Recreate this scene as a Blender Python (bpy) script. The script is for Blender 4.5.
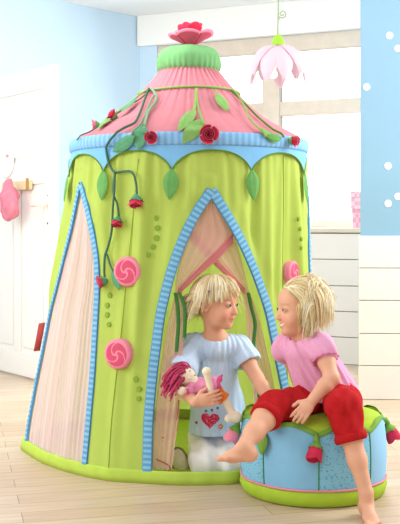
import bpy, bmesh, math, random
import numpy as np
from mathutils import Vector, Matrix
from mathutils.bvhtree import BVHTree
from mathutils.geometry import interpolate_bezier

scene = bpy.context.scene
for o in list(bpy.data.objects):
    bpy.data.objects.remove(o)
COL = scene.collection
V = Vector
PI = math.pi
random.seed(7)

# ------------------------------------------------------------------ camera
FPX, CX, CY = 987.0, 200.0, 225.0
CAM = V((0.0, -4.2, 0.95))
cam_data = bpy.data.cameras.new('camera')
cam = bpy.data.objects.new('camera', cam_data)
COL.objects.link(cam)
cam.location = CAM
cam.rotation_euler = (PI / 2, 0, 0)
cam_data.sensor_fit = 'AUTO'
cam_data.sensor_width = 36.0
cam_data.lens = FPX * 36.0 / 524.0
cam_data.shift_y = -(262.0 - CY) / 524.0
scene.camera = cam

# ------------------------------------------------------------------ world and light
world = bpy.data.worlds.new('world')
scene.world = world
world.use_nodes = True
bg = world.node_tree.nodes['Background']
wn, wl_ = world.node_tree.nodes, world.node_tree.links
bg.inputs[0].default_value = (0.96, 0.98, 1.0, 1)
w_tc = wn.new('ShaderNodeTexCoord')          # the bright sky lies beyond the window, the dim room behind the viewer
w_sep = wn.new('ShaderNodeSeparateXYZ')
wl_.new(w_tc.outputs['Generated'], w_sep.inputs[0])
w_mr = wn.new('ShaderNodeMapRange')
w_mr.interpolation_type = 'SMOOTHSTEP'
w_mr.inputs[1].default_value = 0.45
w_mr.inputs[2].default_value = 0.85
w_mr.inputs[3].default_value = 0.66
w_mr.inputs[4].default_value = 2.6
wl_.new(w_sep.outputs[1], w_mr.inputs[0])
wl_.new(w_mr.outputs[0], bg.inputs[1])

def area(name, loc, target, size, power, color=(1, 1, 1), size_y=None):
    d = bpy.data.lights.new(name, 'AREA')
    d.energy = power
    d.color = color
    d.size = size
    if size_y:
        d.shape = 'RECTANGLE'
        d.size_y = size_y
    o = bpy.data.objects.new(name, d)
    COL.objects.link(o)
    o.location = loc
    o.rotation_euler = (V(target) - V(loc)).to_track_quat('-Z', 'Y').to_euler()
    return o
area('window_daylight', (1.1, 2.85, 1.65), (0.3, 1.0, 1.0), 2.0, 70, (0.98, 0.99, 1.0), 1.2)
area('back_fill', (-0.9, 0.0, 2.55), (-0.7, 3.0, 0.9), 1.6, 36, (0.98, 0.99, 1.0))  # added unseen area light that brightens the left wall and far floor
area('left_fill', (-2.7, -0.9, 1.7), (0.0, 0.0, 0.7), 1.7, 55, (0.98, 0.99, 1.0))  # added side light lifting the tent's left panels, no window built here
area('right_fill', (2.4, -0.1, 1.9), (0.2, -0.2, 0.6), 1.6, 86, (0.98, 0.99, 1.0))  # added side light on the right of tent and pouf, no window built here
area('front_fill', (-0.8, -3.8, 2.6), (0.1, 0.0, 0.6), 1.8, 36, (1.0, 0.98, 0.95))  # added softbox above the viewer, fills the front of tent and children

scene.view_settings.view_transform = 'Standard'
scene.view_settings.look = 'None'
scene.view_settings.gamma = 1.0
scene.view_settings.exposure = 0.0
scene.view_settings.use_curve_mapping = False
scene.cycles.max_bounces = 8
scene.cycles.transparent_max_bounces = 24
scene.cycles.use_denoising = True

# ------------------------------------------------------------------ helpers
def W(px, py, d):
    return V(((px - CX) / FPX * d, d + CAM.y, CAM.z - (py - CY) / FPX * d))

def ray(px, py):
    return V(((px - CX) / FPX, 1.0, -(py - CY) / FPX)).normalized()

def lin(c):
    return tuple((x / 12.92 if x <= 0.04045 else ((x + 0.055) / 1.055) ** 2.4) for x in c)

def hexc(h):
    h = h.lstrip('#')
    return lin(tuple(int(h[i:i + 2], 16) / 255 for i in (0, 2, 4)))

MATS = {}
def mat(name, color, rough=0.85, vary=0.0, vscale=40.0, bump=0.0, bscale=200.0, translucent=0.0,
        alpha=1.0, sheen=0.0, vcol=False, spec=0.3, sss=0.0, emit=0.0):
    if name in MATS:
        return MATS[name]
    m = bpy.data.materials.new(name)
    m.use_nodes = True
    nt = m.node_tree
    N, L = nt.nodes, nt.links
    b = N['Principled BSDF']
    out = N['Material Output']
    c = hexc(color) if isinstance(color, str) else color
    b.inputs['Base Color'].default_value = (*c, 1)
    b.inputs['Roughness'].default_value = rough
    b.inputs['Specular IOR Level'].default_value = spec
    if sheen:
        b.inputs['Sheen Weight'].default_value = sheen
    if sss:
        b.inputs['Subsurface Weight'].default_value = sss
        b.inputs['Subsurface Radius'].default_value = (0.012, 0.005, 0.003)
        b.inputs['Subsurface Scale'].default_value = 1.0
    if emit:
        b.inputs['Emission Color'].default_value = (*c, 1)
        b.inputs['Emission Strength'].default_value = emit
    tc = N.new('ShaderNodeTexCoord')
    csock = None
    if vcol:
        a = N.new('ShaderNodeAttribute')
        a.attribute_name = 'Col'
        csock = a.outputs['Color']
    if vary:
        nz = N.new('ShaderNodeTexNoise')
        nz.inputs['Scale'].default_value = vscale
        nz.inputs['Detail'].default_value = 3
        L.new(tc.outputs['Object'], nz.inputs['Vector'])
        mr = N.new('ShaderNodeMapRange')
        mr.inputs[1].default_value = 0.3
        mr.inputs[2].default_value = 0.7
        mr.inputs[3].default_value = 1 - vary
        mr.inputs[4].default_value = 1 + vary
        L.new(nz.outputs['Fac'], mr.inputs[0])
        hs = N.new('ShaderNodeHueSaturation')
        if csock:
            L.new(csock, hs.inputs['Color'])
        else:
            hs.inputs['Color'].default_value = (*c, 1)
        L.new(mr.outputs[0], hs.inputs['Value'])
        csock = hs.outputs['Color']
    if csock:
        L.new(csock, b.inputs['Base Color'])
    if bump:
        nb = N.new('ShaderNodeTexNoise')
        nb.inputs['Scale'].default_value = bscale
        nb.inputs['Detail'].default_value = 2
        L.new(tc.outputs['Object'], nb.inputs['Vector'])
        bp = N.new('ShaderNodeBump')
        bp.inputs['Strength'].default_value = bump
        bp.inputs['Distance'].default_value = 0.01
        L.new(nb.outputs['Fac'], bp.inputs['Height'])
        L.new(bp.outputs[0], b.inputs['Normal'])
    last = b.outputs[0]
    if translucent:
        t = N.new('ShaderNodeBsdfTranslucent')
        t.inputs[0].default_value = (*c, 1)
        if csock:
            L.new(csock, t.inputs[0])
        mx = N.new('ShaderNodeMixShader')
        mx.inputs[0].default_value = translucent
        L.new(last, mx.inputs[1])
        L.new(t.outputs[0], mx.inputs[2])
        last = mx.outputs[0]
    if alpha < 1:
        tr = N.new('ShaderNodeBsdfTransparent')
        mx = N.new('ShaderNodeMixShader')
        mx.inputs[0].default_value = alpha
        L.new(tr.outputs[0], mx.inputs[1])
        L.new(last, mx.inputs[2])
        last = mx.outputs[0]
    if last is not b.outputs[0]:
        L.new(last, out.inputs[0])
    MATS[name] = m
    return m

def striped(name, c1, c2, freq, axis='U', c3=None, rough=0.9, soft=0.0):
    """Cloth striped along its own UVs; with c3 a gingham of two crossing stripes."""
    if name in MATS:
        return MATS[name]
    m = bpy.data.materials.new(name)
    m.use_nodes = True
    nt = m.node_tree
    N, L = nt.nodes, nt.links
    b = N['Principled BSDF']
    b.inputs['Roughness'].default_value = rough
    b.inputs['Specular IOR Level'].default_value = 0.2
    uv = N.new('ShaderNodeUVMap')
    sp = N.new('ShaderNodeSeparateXYZ')
    L.new(uv.outputs[0], sp.inputs[0])
    def band(sock, fr):
        mu = N.new('ShaderNodeMath'); mu.operation = 'MULTIPLY'; mu.inputs[1].default_value = fr
        L.new(sock, mu.inputs[0])
        f = N.new('ShaderNodeMath'); f.operation = 'FRACT'
        L.new(mu.outputs[0], f.inputs[0])
        g = N.new('ShaderNodeMath'); g.operation = 'GREATER_THAN'; g.inputs[1].default_value = 0.5
        L.new(f.outputs[0], g.inputs[0])
        return g.outputs[0]
    g = band(sp.outputs[0 if axis == 'U' else 1], freq)
    mx = N.new('ShaderNodeMix'); mx.data_type = 'RGBA'
    mx.inputs[6].default_value = (*hexc(c1), 1)
    mx.inputs[7].default_value = (*hexc(c2), 1)
    L.new(g, mx.inputs[0])
    L.new(mx.outputs[2], b.inputs['Base Color'])
    MATS[name] = m
    return m

def mesh_obj(name, verts, faces, m=None, parent=None, smooth=True, fmats=None, cols=None, uvs=None, mats=None):
    me = bpy.data.meshes.new(name)
    me.from_pydata([tuple(v) for v in verts], [], [tuple(int(i) for i in f) for f in faces])
    for mm in (mats or ([m] if m else [])):
        me.materials.append(mm)
    if smooth:
        me.polygons.foreach_set('use_smooth', [True] * len(me.polygons))
    if fmats is not None:
        me.polygons.foreach_set('material_index', [int(i) for i in fmats])
    if cols is not None:
        at = me.color_attributes.new('Col', 'FLOAT_COLOR', 'POINT')
        at.data.foreach_set('color', np.asarray(cols, dtype=np.float32).ravel())
    if uvs is not None:
        ul = me.uv_layers.new(name='UVMap')
        li = np.zeros(len(me.loops), dtype=np.int32)
        me.loops.foreach_get('vertex_index', li)
        ul.data.foreach_set('uv', np.asarray(uvs, dtype=np.float32)[li].ravel())
    me.update()
    o = bpy.data.objects.new(name, me)
    COL.objects.link(o)
    if parent is not None:
        attach(o, parent)
    return o

def attach(o, parent):
    o.parent = parent
    if parent.parent is None:
        o.matrix_parent_inverse = Matrix.Translation(-parent.location)

def thing(name, label, cat, loc, group=None):
    o = bpy.data.objects.new(name, None)
    o.empty_display_size = 0.05
    COL.objects.link(o)
    o.location = loc
    o['label'] = label
    o['category'] = cat
    if group:
        o['group'] = group
    return o

def tag(o, label, cat, group=None):
    o['label'] = label
    o['category'] = cat
    if group:
        o['group'] = group
    return o

def structure(o, label=None):
    o['kind'] = 'structure'
    if label:
        o['label'] = label
    return o

class MB:
    """Collects vertices and faces of ONE mesh."""
    def __init__(s):
        s.v, s.f, s.m, s.uv, s.c = [], [], [], [], []
    def add(s, vs, fs, m=0, uv=None, col=None):
        b = len(s.v)
        s.v += [V(x) for x in vs]
        s.f += [tuple(i + b for i in f) for f in fs]
        s.m += [m] * len(fs)
        s.uv += uv if uv else [(0, 0)] * len(vs)
        s.c += [col if col else (1, 1, 1, 1)] * len(vs)
    def grid(s, rows, cu=False, cv=False, m=0, uv=None, col=None, flip=False):
        n, k = len(rows), len(rows[0])
        vs = [p for r in rows for p in r]
        fs = []
        for i in range(n if cu else n - 1):
            for j in range(k if cv else k - 1):
                a, b = i * k + j, i * k + (j + 1) % k
                c, d = ((i + 1) % n) * k + (j + 1) % k, ((i + 1) % n) * k + j
                fs.append((a, d, c, b) if flip else (a, b, c, d))
        s.add(vs, fs, m, uv, col)
    def tube(s, pts, r, sides=6, m=0, closed=False, col=None, caps=True):
        pts = [V(p) for p in pts]
        n = len(pts)
        rr = r if isinstance(r, (list, tuple)) else [r] * n
        rows = []
        up = None
        for i, p in enumerate(pts):
            if closed:
                t = (pts[(i + 1) % n] - pts[i - 1])
            else:
                t = pts[min(i + 1, n - 1)] - pts[max(i - 1, 0)]
            if t.length < 1e-9:
                t = V((0, 0, 1))
            t.normalize()
            if up is None:
                up = V((0, 0, 1)) if abs(t.z) < 0.9 else V((1, 0, 0))
            x = t.cross(up)
            if x.length < 1e-6:
                x = t.orthogonal()
            x.normalize()
            up = x.cross(t).normalized()
            rows.append([p + (x * math.cos(a) + up * math.sin(a)) * rr[i] for a in [2 * PI * k / sides for k in range(sides)]])
        base = len(s.v)
        s.grid(rows, cu=closed, cv=True, m=m, col=col, flip=True)
        if caps and not closed:
            s.f.append(tuple(base + k for k in range(sides)))
            s.f.append(tuple(base + (n - 1) * sides + k for k in reversed(range(sides))))
            s.m += [m, m]
    def box(s, lo, hi, m=0, mtx=None):
        x0, y0, z0 = lo
        x1, y1, z1 = hi
        vs = [V(p) for p in ((x0, y0, z0), (x1, y0, z0), (x1, y1, z0), (x0, y1, z0), (x0, y0, z1), (x1, y0, z1), (x1, y1, z1), (x0, y1, z1))]
        if mtx is not None:
            vs = [mtx @ p for p in vs]
        s.add(vs, [(0, 3, 2, 1), (4, 5, 6, 7), (0, 1, 5, 4), (1, 2, 6, 5), (2, 3, 7, 6), (3, 0, 4, 7)], m)
    def lathe(s, prof, c, axis=(0, 0, 1), seg=32, m=0):
        ax = V(axis).normalized()
        x = ax.orthogonal().normalized()
        y = ax.cross(x)
        rows = [[V(c) + ax * h + (x * math.cos(a) + y * math.sin(a)) * r for a in [2 * PI * k / seg for k in range(seg)]] for r, h in prof]
        s.grid(rows, cv=True, m=m)
    def ball(s, c, r, axes=None, seg=16, m=0, col=None):
        if not isinstance(r, (tuple, list)):
            r = (r, r, r)
        ax = axes or (V((1, 0, 0)), V((0, 1, 0)), V((0, 0, 1)))
        rows = []
        for i in range(seg // 2 + 1):
            ph = PI * i / (seg // 2)
            rows.append([V(c) + ax[0] * (r[0] * math.sin(ph) * math.cos(a)) + ax[1] * (r[1] * math.sin(ph) * math.sin(a)) + ax[2] * (r[2] * math.cos(ph))
                         for a in [2 * PI * k / seg for k in range(seg)]])
        s.grid(rows, cv=True, m=m, col=col, flip=True)
    def build(s, name, mats, parent=None, smooth=True, uv=False, col=False):
        if not isinstance(mats, (list, tuple)):
            mats = [mats]
        o = mesh_obj(name, s.v, s.f, None, parent, smooth, s.m, s.c if col else None, s.uv if uv else None, mats)
        return o

def bevel(o, w=0.004, seg=2):
    md = o.modifiers.new('bevel', 'BEVEL')
    md.width = w
    md.segments = seg
    md.limit_method = 'ANGLE'
    return o

def catmull(pts, n=8, closed=False):
    pts = [V(p) for p in pts]
    out = []
    k = len(pts)
    for i in range(k if closed else k - 1):
        if closed:
            p0, p1, p2, p3 = pts[i - 1], pts[i], pts[(i + 1) % k], pts[(i + 2) % k]
        else:
            p0, p1, p2, p3 = pts[max(i - 1, 0)], pts[i], pts[i + 1], pts[min(i + 2, k - 1)]
        for j in range(n):
            t = j / n
            out.append(0.5 * ((2 * p1) + (p2 - p0) * t + (2 * p0 - 5 * p1 + 4 * p2 - p3) * t * t + (3 * p1 - p0 - 3 * p2 + p3) * t ** 3))
    if not closed:
        out.append(pts[-1])
    return out

def catmull2(pts, n=8):
    return [(p.x, p.y) for p in catmull([V((a, b, 0)) for a, b in pts], n)]

def smooth01(x):
    x = min(1, max(0, x))
    return x * x * (3 - 2 * x)

# ------------------------------------------------------------------ smooth solid fields (bodies, clothes)
class Field:
    def __init__(s, lo, hi, h):
        s.lo = np.array(lo, dtype=np.float64)
        s.h = h
        s.n = np.ceil((np.array(hi) - s.lo) / h).astype(int) + 1
        s.A = np.full(tuple(s.n), 1.0, dtype=np.float32)
    def sub(s, lo, hi):
        i0 = np.clip(np.floor((np.array(lo) - s.lo) / s.h).astype(int), 0, s.n)
        i1 = np.clip(np.ceil((np.array(hi) - s.lo) / s.h).astype(int) + 1, 0, s.n)
        sl = tuple(slice(a, b) for a, b in zip(i0, i1))
        ax = [((np.arange(a, b) * s.h) + o).astype(np.float32) for a, b, o in zip(i0, i1, s.lo)]
        X, Y, Z = ax[0][:, None, None], ax[1][None, :, None], ax[2][None, None, :]
        return sl, X, Y, Z
    def blend(s, sl, d, k, mode):
        a = s.A[sl]
        if mode == 'add':
            if k > 0:
                hh = np.clip(0.5 + 0.5 * (a - d) / k, 0, 1)
                s.A[sl] = a * (1 - hh) + d * hh - k * hh * (1 - hh)
            else:
                s.A[sl] = np.minimum(a, d)
        else:
            d = -d
            if k > 0:
                hh = np.clip(0.5 - 0.5 * (a - d) / k, 0, 1)
                s.A[sl] = a * (1 - hh) + d * hh + k * hh * (1 - hh)
            else:
                s.A[sl] = np.maximum(a, d)
    def cap(s, a, b, ra, rb=None, k=0.01, mode='add'):
        rb = ra if rb is None else rb
        a, b = np.array(a, dtype=np.float32), np.array(b, dtype=np.float32)
        r = max(ra, rb) + 2 * k + 4 * s.h
        sl, X, Y, Z = s.sub(np.minimum(a, b) - r, np.maximum(a, b) + r)
        ba = b - a
        L2 = float(ba @ ba) + 1e-12
        t = np.clip(((X - a[0]) * ba[0] + (Y - a[1]) * ba[1] + (Z - a[2]) * ba[2]) / L2, 0, 1)
        d = np.sqrt((X - a[0] - t * ba[0]) ** 2 + (Y - a[1] - t * ba[1]) ** 2 + (Z - a[2] - t * ba[2]) ** 2) - (ra + (rb - ra) * t)
        s.blend(sl, d, k, mode)
        return s
    def chain(s, pts, rs, k=0.01):
        for i in range(len(pts) - 1):
            s.cap(pts[i], pts[i + 1], rs[i], rs[i + 1], k)
        return s
    def ell(s, c, r, axes=None, k=0.01, mode='add'):
        if not isinstance(r, (tuple, list)):
            r = (r, r, r)
        c = np.array(c, dtype=np.float32)
        R = max(r) + 2 * k + 4 * s.h
        sl, X, Y, Z = s.sub(c - R, c + R)
        ax = [np.array(a, dtype=np.float32) for a in (axes or ((1, 0, 0), (0, 1, 0), (0, 0, 1)))]
        q = [((X - c[0]) * a[0] + (Y - c[1]) * a[1] + (Z - c[2]) * a[2]) for a in ax]
        k0 = np.sqrt(sum((qi / ri) ** 2 for qi, ri in zip(q, r)))
        k1 = np.sqrt(sum((qi / (ri * ri)) ** 2 for qi, ri in zip(q, r)))
        d = k0 * (k0 - 1) / np.maximum(k1, 1e-6)
        d = np.where(k0 < 1e-3, -min(r), d)
        s.blend(sl, d, k, mode)
        return s
    def plane(s, p, n, k=0.0):
        """keep the side the normal points away from"""
        n = np.array(V(n).normalized(), dtype=np.float32)
        sl, X, Y, Z = s.sub(s.lo - 1, s.lo + s.n * s.h + 1)
        d = (X - p[0]) * n[0] + (Y - p[1]) * n[1] + (Z - p[2]) * n[2]
        s.A = np.maximum(s.A, d.astype(np.float32))
        return s
    def warp(s, fn):
        sl, X, Y, Z = s.sub(s.lo - 1, s.lo + s.n * s.h + 1)
        s.A = s.A + fn(X, Y, Z).astype(np.float32)
        return s
    def mesh(s):
        A = s.A
        I = A < 0
        nx, ny, nz = A.shape
        cnt = np.zeros((nx - 1, ny - 1, nz - 1), dtype=np.int8)
        for dx in (0, 1):
            for dy in (0, 1):
                for dz in (0, 1):
                    cnt += I[dx:nx - 1 + dx, dy:ny - 1 + dy, dz:nz - 1 + dz]
        act = (cnt > 0) & (cnt < 8)
        ci = np.argwhere(act)
        idx = np.full(act.shape, -1, dtype=np.int32)
        idx[act] = np.arange(len(ci))
        cv = {}
        for dx in (0, 1):
            for dy in (0, 1):
                for dz in (0, 1):
                    cv[(dx, dy, dz)] = A[ci[:, 0] + dx, ci[:, 1] + dy, ci[:, 2] + dz].astype(np.float64)
        acc = np.zeros((len(ci), 3))
        n = np.zeros(len(ci))
        for a in cv:
            for ax in range(3):
                if a[ax] == 0:
                    b = tuple(1 if q == ax else a[q] for q in range(3))
                    va, vb = cv[a], cv[b]
                    mk = (va < 0) != (vb < 0)
                    t = np.where(mk, va / np.where(mk, va - vb, 1), 0)
                    p = np.zeros((len(ci), 3)) + np.array(a)
                    p[:, ax] = t
                    acc += p * mk[:, None]
                    n += mk
        verts = (ci + acc / n[:, None]) * s.h + s.lo
        quads = []
        for ax in range(3):
            o1, o2 = (ax + 1) % 3, (ax + 2) % 3
            s0 = [slice(None)] * 3
            s1 = [slice(None)] * 3
            s0[ax] = slice(0, -1)
            s1[ax] = slice(1, None)
            e = I[tuple(s0)] != I[tuple(s1)]
            e = np.argwhere(e)
            e = e[(e[:, o1] > 0) & (e[:, o2] > 0) & (e[:, o1] < A.shape[o1] - 1) & (e[:, o2] < A.shape[o2] - 1)]
            if not len(e):
                continue
            def cell(d1, d2):
                c = e.copy()
                c[:, o1] -= d1
                c[:, o2] -= d2
                return idx[c[:, 0], c[:, 1], c[:, 2]]
            q = np.stack([cell(1, 1), cell(0, 1), cell(0, 0), cell(1, 0)], axis=1)
            ins = I[e[:, 0], e[:, 1], e[:, 2]]
            q[~ins] = q[~ins][:, ::-1]
            quads.append(q)
        q = np.concatenate(quads)
        q = q[(q >= 0).all(axis=1)]
        # relax a little
        for _ in range(2):
            sm = np.zeros_like(verts)
            c = np.zeros(len(verts))
            for a, b in ((0, 1), (1, 2), (2, 3), (3, 0)):
                np.add.at(sm, q[:, a], verts[q[:, b]])
                np.add.at(sm, q[:, b], verts[q[:, a]])
                np.add.at(c, q[:, a], 1)
                np.add.at(c, q[:, b], 1)
            verts = verts * 0.55 + 0.45 * sm / np.maximum(c, 1)[:, None]
        return verts, q

def field_obj(name, F, m, parent=None, cols=None, keep_main=True):
    v, q = F.mesh()
    return mesh_obj(name, v, q, m, parent, cols=None if cols is None else cols(v))

def bvh_of(o):
    me = o.data
    return BVHTree.FromPolygons([v.co.copy() for v in me.vertices], [tuple(p.vertices) for p in me.polygons])
# ------------------------------------------------------------------ the room
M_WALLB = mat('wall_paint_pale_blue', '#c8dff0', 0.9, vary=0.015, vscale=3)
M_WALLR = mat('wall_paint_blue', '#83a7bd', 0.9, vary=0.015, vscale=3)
M_WHITE = mat('white_paint', '#f3f1ec', 0.5)
M_WARMW = mat('warm_white_paint', '#e0dad4', 0.5, vary=0.01, vscale=8)
M_CEIL = mat('ceiling_paint', '#f2f2f2', 0.9)
M_GAP = mat('dark_gap', '#9a8f82', 0.9)

def wood_floor():
    m = bpy.data.materials.new('whitewashed_oak')
    m.use_nodes = True
    N, L = m.node_tree.nodes, m.node_tree.links
    b = N['Principled BSDF']
    b.inputs['Roughness'].default_value = 0.38
    b.inputs['Specular IOR Level'].default_value = 0.45
    tc = N.new('ShaderNodeTexCoord')
    mp = N.new('ShaderNodeMapping')
    mp.inputs['Rotation'].default_value = (0, 0, math.radians(-14))
    L.new(tc.outputs['Object'], mp.inputs[0])
    br = N.new('ShaderNodeTexBrick')
    br.inputs['Scale'].default_value = 1.0
    br.inputs['Brick Width'].default_value = 1.6
    br.inputs['Row Height'].default_value = 0.11
    br.inputs['Mortar Size'].default_value = 0.0016
    br.inputs['Bias'].default_value = 0.0
    br.inputs['Color1'].default_value = (*hexc('#d2bda4'), 1)
    br.inputs['Color2'].default_value = (*hexc('#c6ab8e'), 1)
    br.inputs['Mortar'].default_value = (*hexc('#967a59'), 1)
    L.new(mp.outputs[0], br.inputs['Vector'])
    mp2 = N.new('ShaderNodeMapping')
    mp2.inputs['Scale'].default_value = (1.5, 22, 1)
    L.new(mp.outputs[0], mp2.inputs[0])
    nz = N.new('ShaderNodeTexNoise')
    nz.inputs['Scale'].default_value = 3.0
    nz.inputs['Detail'].default_value = 5
    L.new(mp2.outputs[0], nz.inputs['Vector'])
    mr = N.new('ShaderNodeMapRange')
    mr.inputs[1].default_value = 0.3
    mr.inputs[2].default_value = 0.7
    mr.inputs[3].default_value = 0.87
    mr.inputs[4].default_value = 1.1
    L.new(nz.outputs['Fac'], mr.inputs[0])
    hs = N.new('ShaderNodeHueSaturation')
    L.new(br.outputs['Color'], hs.inputs['Color'])
    L.new(mr.outputs[0], hs.inputs['Value'])
    L.new(hs.outputs[0], b.inputs['Base Color'])
    return m

mb = MB()
mb.box((-5, -5.5, -0.06), (5, 5, 0))
structure(mb.build('floor', wood_floor(), smooth=False))

K = V((-0.476, 3.63, 0))                 # the far corner of the room
UW = V((0.9126, -0.4089, 0))             # along the window wall
NW = V((-0.4089, -0.9126, 0))            # out of it, into the room
UL = V((-0.697, -0.717, 0))              # along the left wall
NL = V((0.717, -0.697, 0))
H = 2.6
def frame(o, u, n):
    z = V((0, 0, 1))
    return Matrix(((u.x, n.x, 0, o.x), (u.y, n.y, 0, o.y), (0, 0, 1, o.z), (0, 0, 0, 1)))
FW = frame(K, UW, NW)                    # local x along wall, local y into the room
FL = frame(K, UL, NL)

mb = MB()
mb.box((0, -0.1, 0), (3.2, 0, H), mtx=FL)
structure(mb.build('wall_left', M_WALLB, smooth=False))

# window wall: blue pier by the corner, piece below the sill, piece above the head
mb = MB()
mb.box((-0.1, -0.14, 0), (0.15, 0, H), mtx=FW)
mb.box((0.15, -0.14, 0), (3.0, 0, 0.90), mtx=FW)
mb.box((0.15, -0.14, 2.36), (3.0, 0, H), mtx=FW)
structure(mb.build('wall_back', M_WALLB, smooth=False))
mb = MB()
mb.box((0.0, 0, 2.36), (3.0, 0.05, H), mtx=FW)
bevel(structure(mb.build('trim_1', M_WHITE, smooth=False), 'white boxed-in bulkhead above the window'), 0.004)

M_FRAME = mat('whitewashed_window_wood', '#d9cab9', 0.6, vary=0.04, vscale=14)
def glass_mat():
    m = bpy.data.materials.new('window_glass')
    m.use_nodes = True
    N, L = m.node_tree.nodes, m.node_tree.links
    t = N.new('ShaderNodeBsdfTransparent')
    t.inputs[0].default_value = (0.98, 0.99, 0.99, 1)
    g = N.new('ShaderNodeBsdfGlossy')
    g.inputs['Roughness'].default_value = 0.05
    fr = N.new('ShaderNodeFresnel')
    fr.inputs[0].default_value = 1.35
    mx = N.new('ShaderNodeMixShader')
    L.new(fr.outputs[0], mx.inputs[0])
    L.new(t.outputs[0], mx.inputs[1])
    L.new(g.outputs[0], mx.inputs[2])
    L.new(mx.outputs[0], N['Material Output'].inputs[0])
    return m
M_GLASS = glass_mat()
win = structure(thing('window_1', 'wide whitewashed wooden window with a cross rail', 'window', K.copy()))
del win['category']
def part_box(name, lo, hi, m, parent, mtx, bw=0.006):
    q = MB()
    q.box(lo, hi, mtx=mtx)
    o = q.build(name, m, parent, smooth=False)
    if bw:
        bevel(o, bw)
    return o
part_box('window_frame', (0.15, -0.09, 2.245), (3.0, -0.01, 2.36), M_FRAME, win, FW)
part_box('window_frame', (0.15, -0.09, 0.90), (3.0, -0.01, 0.99), M_FRAME, win, FW)
part_box('window_frame', (0.15, -0.09, 0.99), (0.225, -0.01, 2.245), M_FRAME, win, FW)
part_box('window_post', (1.03, -0.095, 0.99), (1.165, -0.005, 2.245), M_FRAME, win, FW)
part_box('cross_rail', (0.225, -0.085, 1.765), (3.0, -0.02, 1.87), M_FRAME, win, FW)
for x0, x1 in ((0.225, 1.03), (1.165, 3.0)):
    for z0, z1 in ((0.99, 1.765), (1.87, 2.245)):
        part_box('pane', (x0, -0.06, z0), (x1, -0.055, z1), M_GLASS, win, FW, 0)

mb = MB()
mb.v = []
c0 = K - UW * 0.2
pts = [K - UW * 0.1 + V((-0.05, 0.3, 0)), V((2.9, 2.1, 0)), V((2.9, 0.3, 0)), V((-3.0, 0.3, 0)), K + UL * 3.2]
vs = [V((p.x, p.y, H)) for p in pts] + [V((p.x, p.y, H + 0.08)) for p in pts]
n = len(pts)
mb.add(vs, [tuple(range(n)), tuple(n + i for i in reversed(range(n)))] + [(i, i + n, (i + 1) % n + n, (i + 1) % n) for i in range(n)])
structure(mb.build('ceiling', M_CEIL, smooth=False))

# right-hand blue wall with its white board panelling
P0 = V((0.876, 1.19, 0))
UR = V((1.0, -0.05, 0)).normalized()
NR = V((-0.05, -1.0, 0)).normalized()
FR = frame(P0, UR, NR)
mb = MB()
pl = [P0, P0 + UR * 1.9, P0 + UR * 1.9 - NR * 1.0, P0 + V((0.55, 1.0, 0))]
vs = [V((p.x, p.y, 0.0)) for p in pl] + [V((p.x, p.y, H)) for p in pl]
mb.add(vs, [(3, 2, 1, 0), (4, 5, 6, 7), (0, 1, 5, 4), (1, 2, 6, 5), (2, 3, 7, 6), (3, 0, 4, 7)])
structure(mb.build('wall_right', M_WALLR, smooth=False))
mb = MB()
zz = [0.0, 0.185, 0.36, 0.54, 0.716, 0.893]
for a, b_ in zip(zz[:-1], zz[1:]):
    mb.box((-0.012, 0.001, a + 0.002), (1.9, 0.022, b_ - 0.002), mtx=FR)
mb.box((-0.006, 0.0, 0.0), (1.9, 0.012, 0.885), m=1, mtx=FR)
structure(bevel(mb.build('trim_2', [M_WARMW, M_GAP], smooth=False), 0.002), 'white horizontal board panelling below the blue wall')

M_DOT = mat('white_dot_sticker', '#f4f6f8', 0.7)
dots = [(389.5, 35.5, 'white round sticker highest on the blue wall beside the window'),
        (398, 48.5, 'white round sticker cut by the picture edge near the top of the blue wall'),
        (366.5, 87, 'white round sticker close to the window edge of the blue wall'),
        (388, 166, 'white round sticker alone at mid height of the blue wall'),
        (398, 196.5, 'white round sticker cut by the picture edge low on the blue wall'),
        (388, 203.5, 'lowest white round sticker on the blue wall above the white panelling')]
for px, py, lab in dots:
    r_ = ray(px, py)
    t = (P0 - CAM).dot(NR) / r_.dot(NR)
    p = CAM + r_ * t
    mb = MB()
    mb.lathe([(0, 0.0035), (0.017, 0.0035), (0.0195, 0.002), (0.02, 0.0005), (0, 0.0005)], p, NR, 24)
    tag(mb.build('wall_sticker', M_DOT), lab, 'sticker', 'white dot stickers on the blue wall')

# low white drawer unit under the window
dr = thing('drawer_unit', 'low white drawer unit with a beige top under the window', 'drawers', K + UW * 1.3 + NW * 0.25)
part_box('carcass', (0.5, 0.01, 0.0), (2.15, 0.395, 0.895), M_GAP, dr, FW)
part_box('worktop', (0.49, 0.005, 0.897), (2.16, 0.425, 0.93), M_FRAME, dr, FW)
dz = [0.0, 0.185, 0.36, 0.535, 0.715, 0.893]
M_DRAW = mat('drawer_front_white', '#e6e0da', 0.5)
for a, b_ in zip(dz[:-1], dz[1:]):
    for x0, x1 in ((0.5, 1.32), (1.326, 2.15)):
        part_box('drawer', (x0, 0.396, a + 0.0025), (x1, 0.416, b_ - 0.0025), M_DRAW, dr, FW, 0.003)

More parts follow.
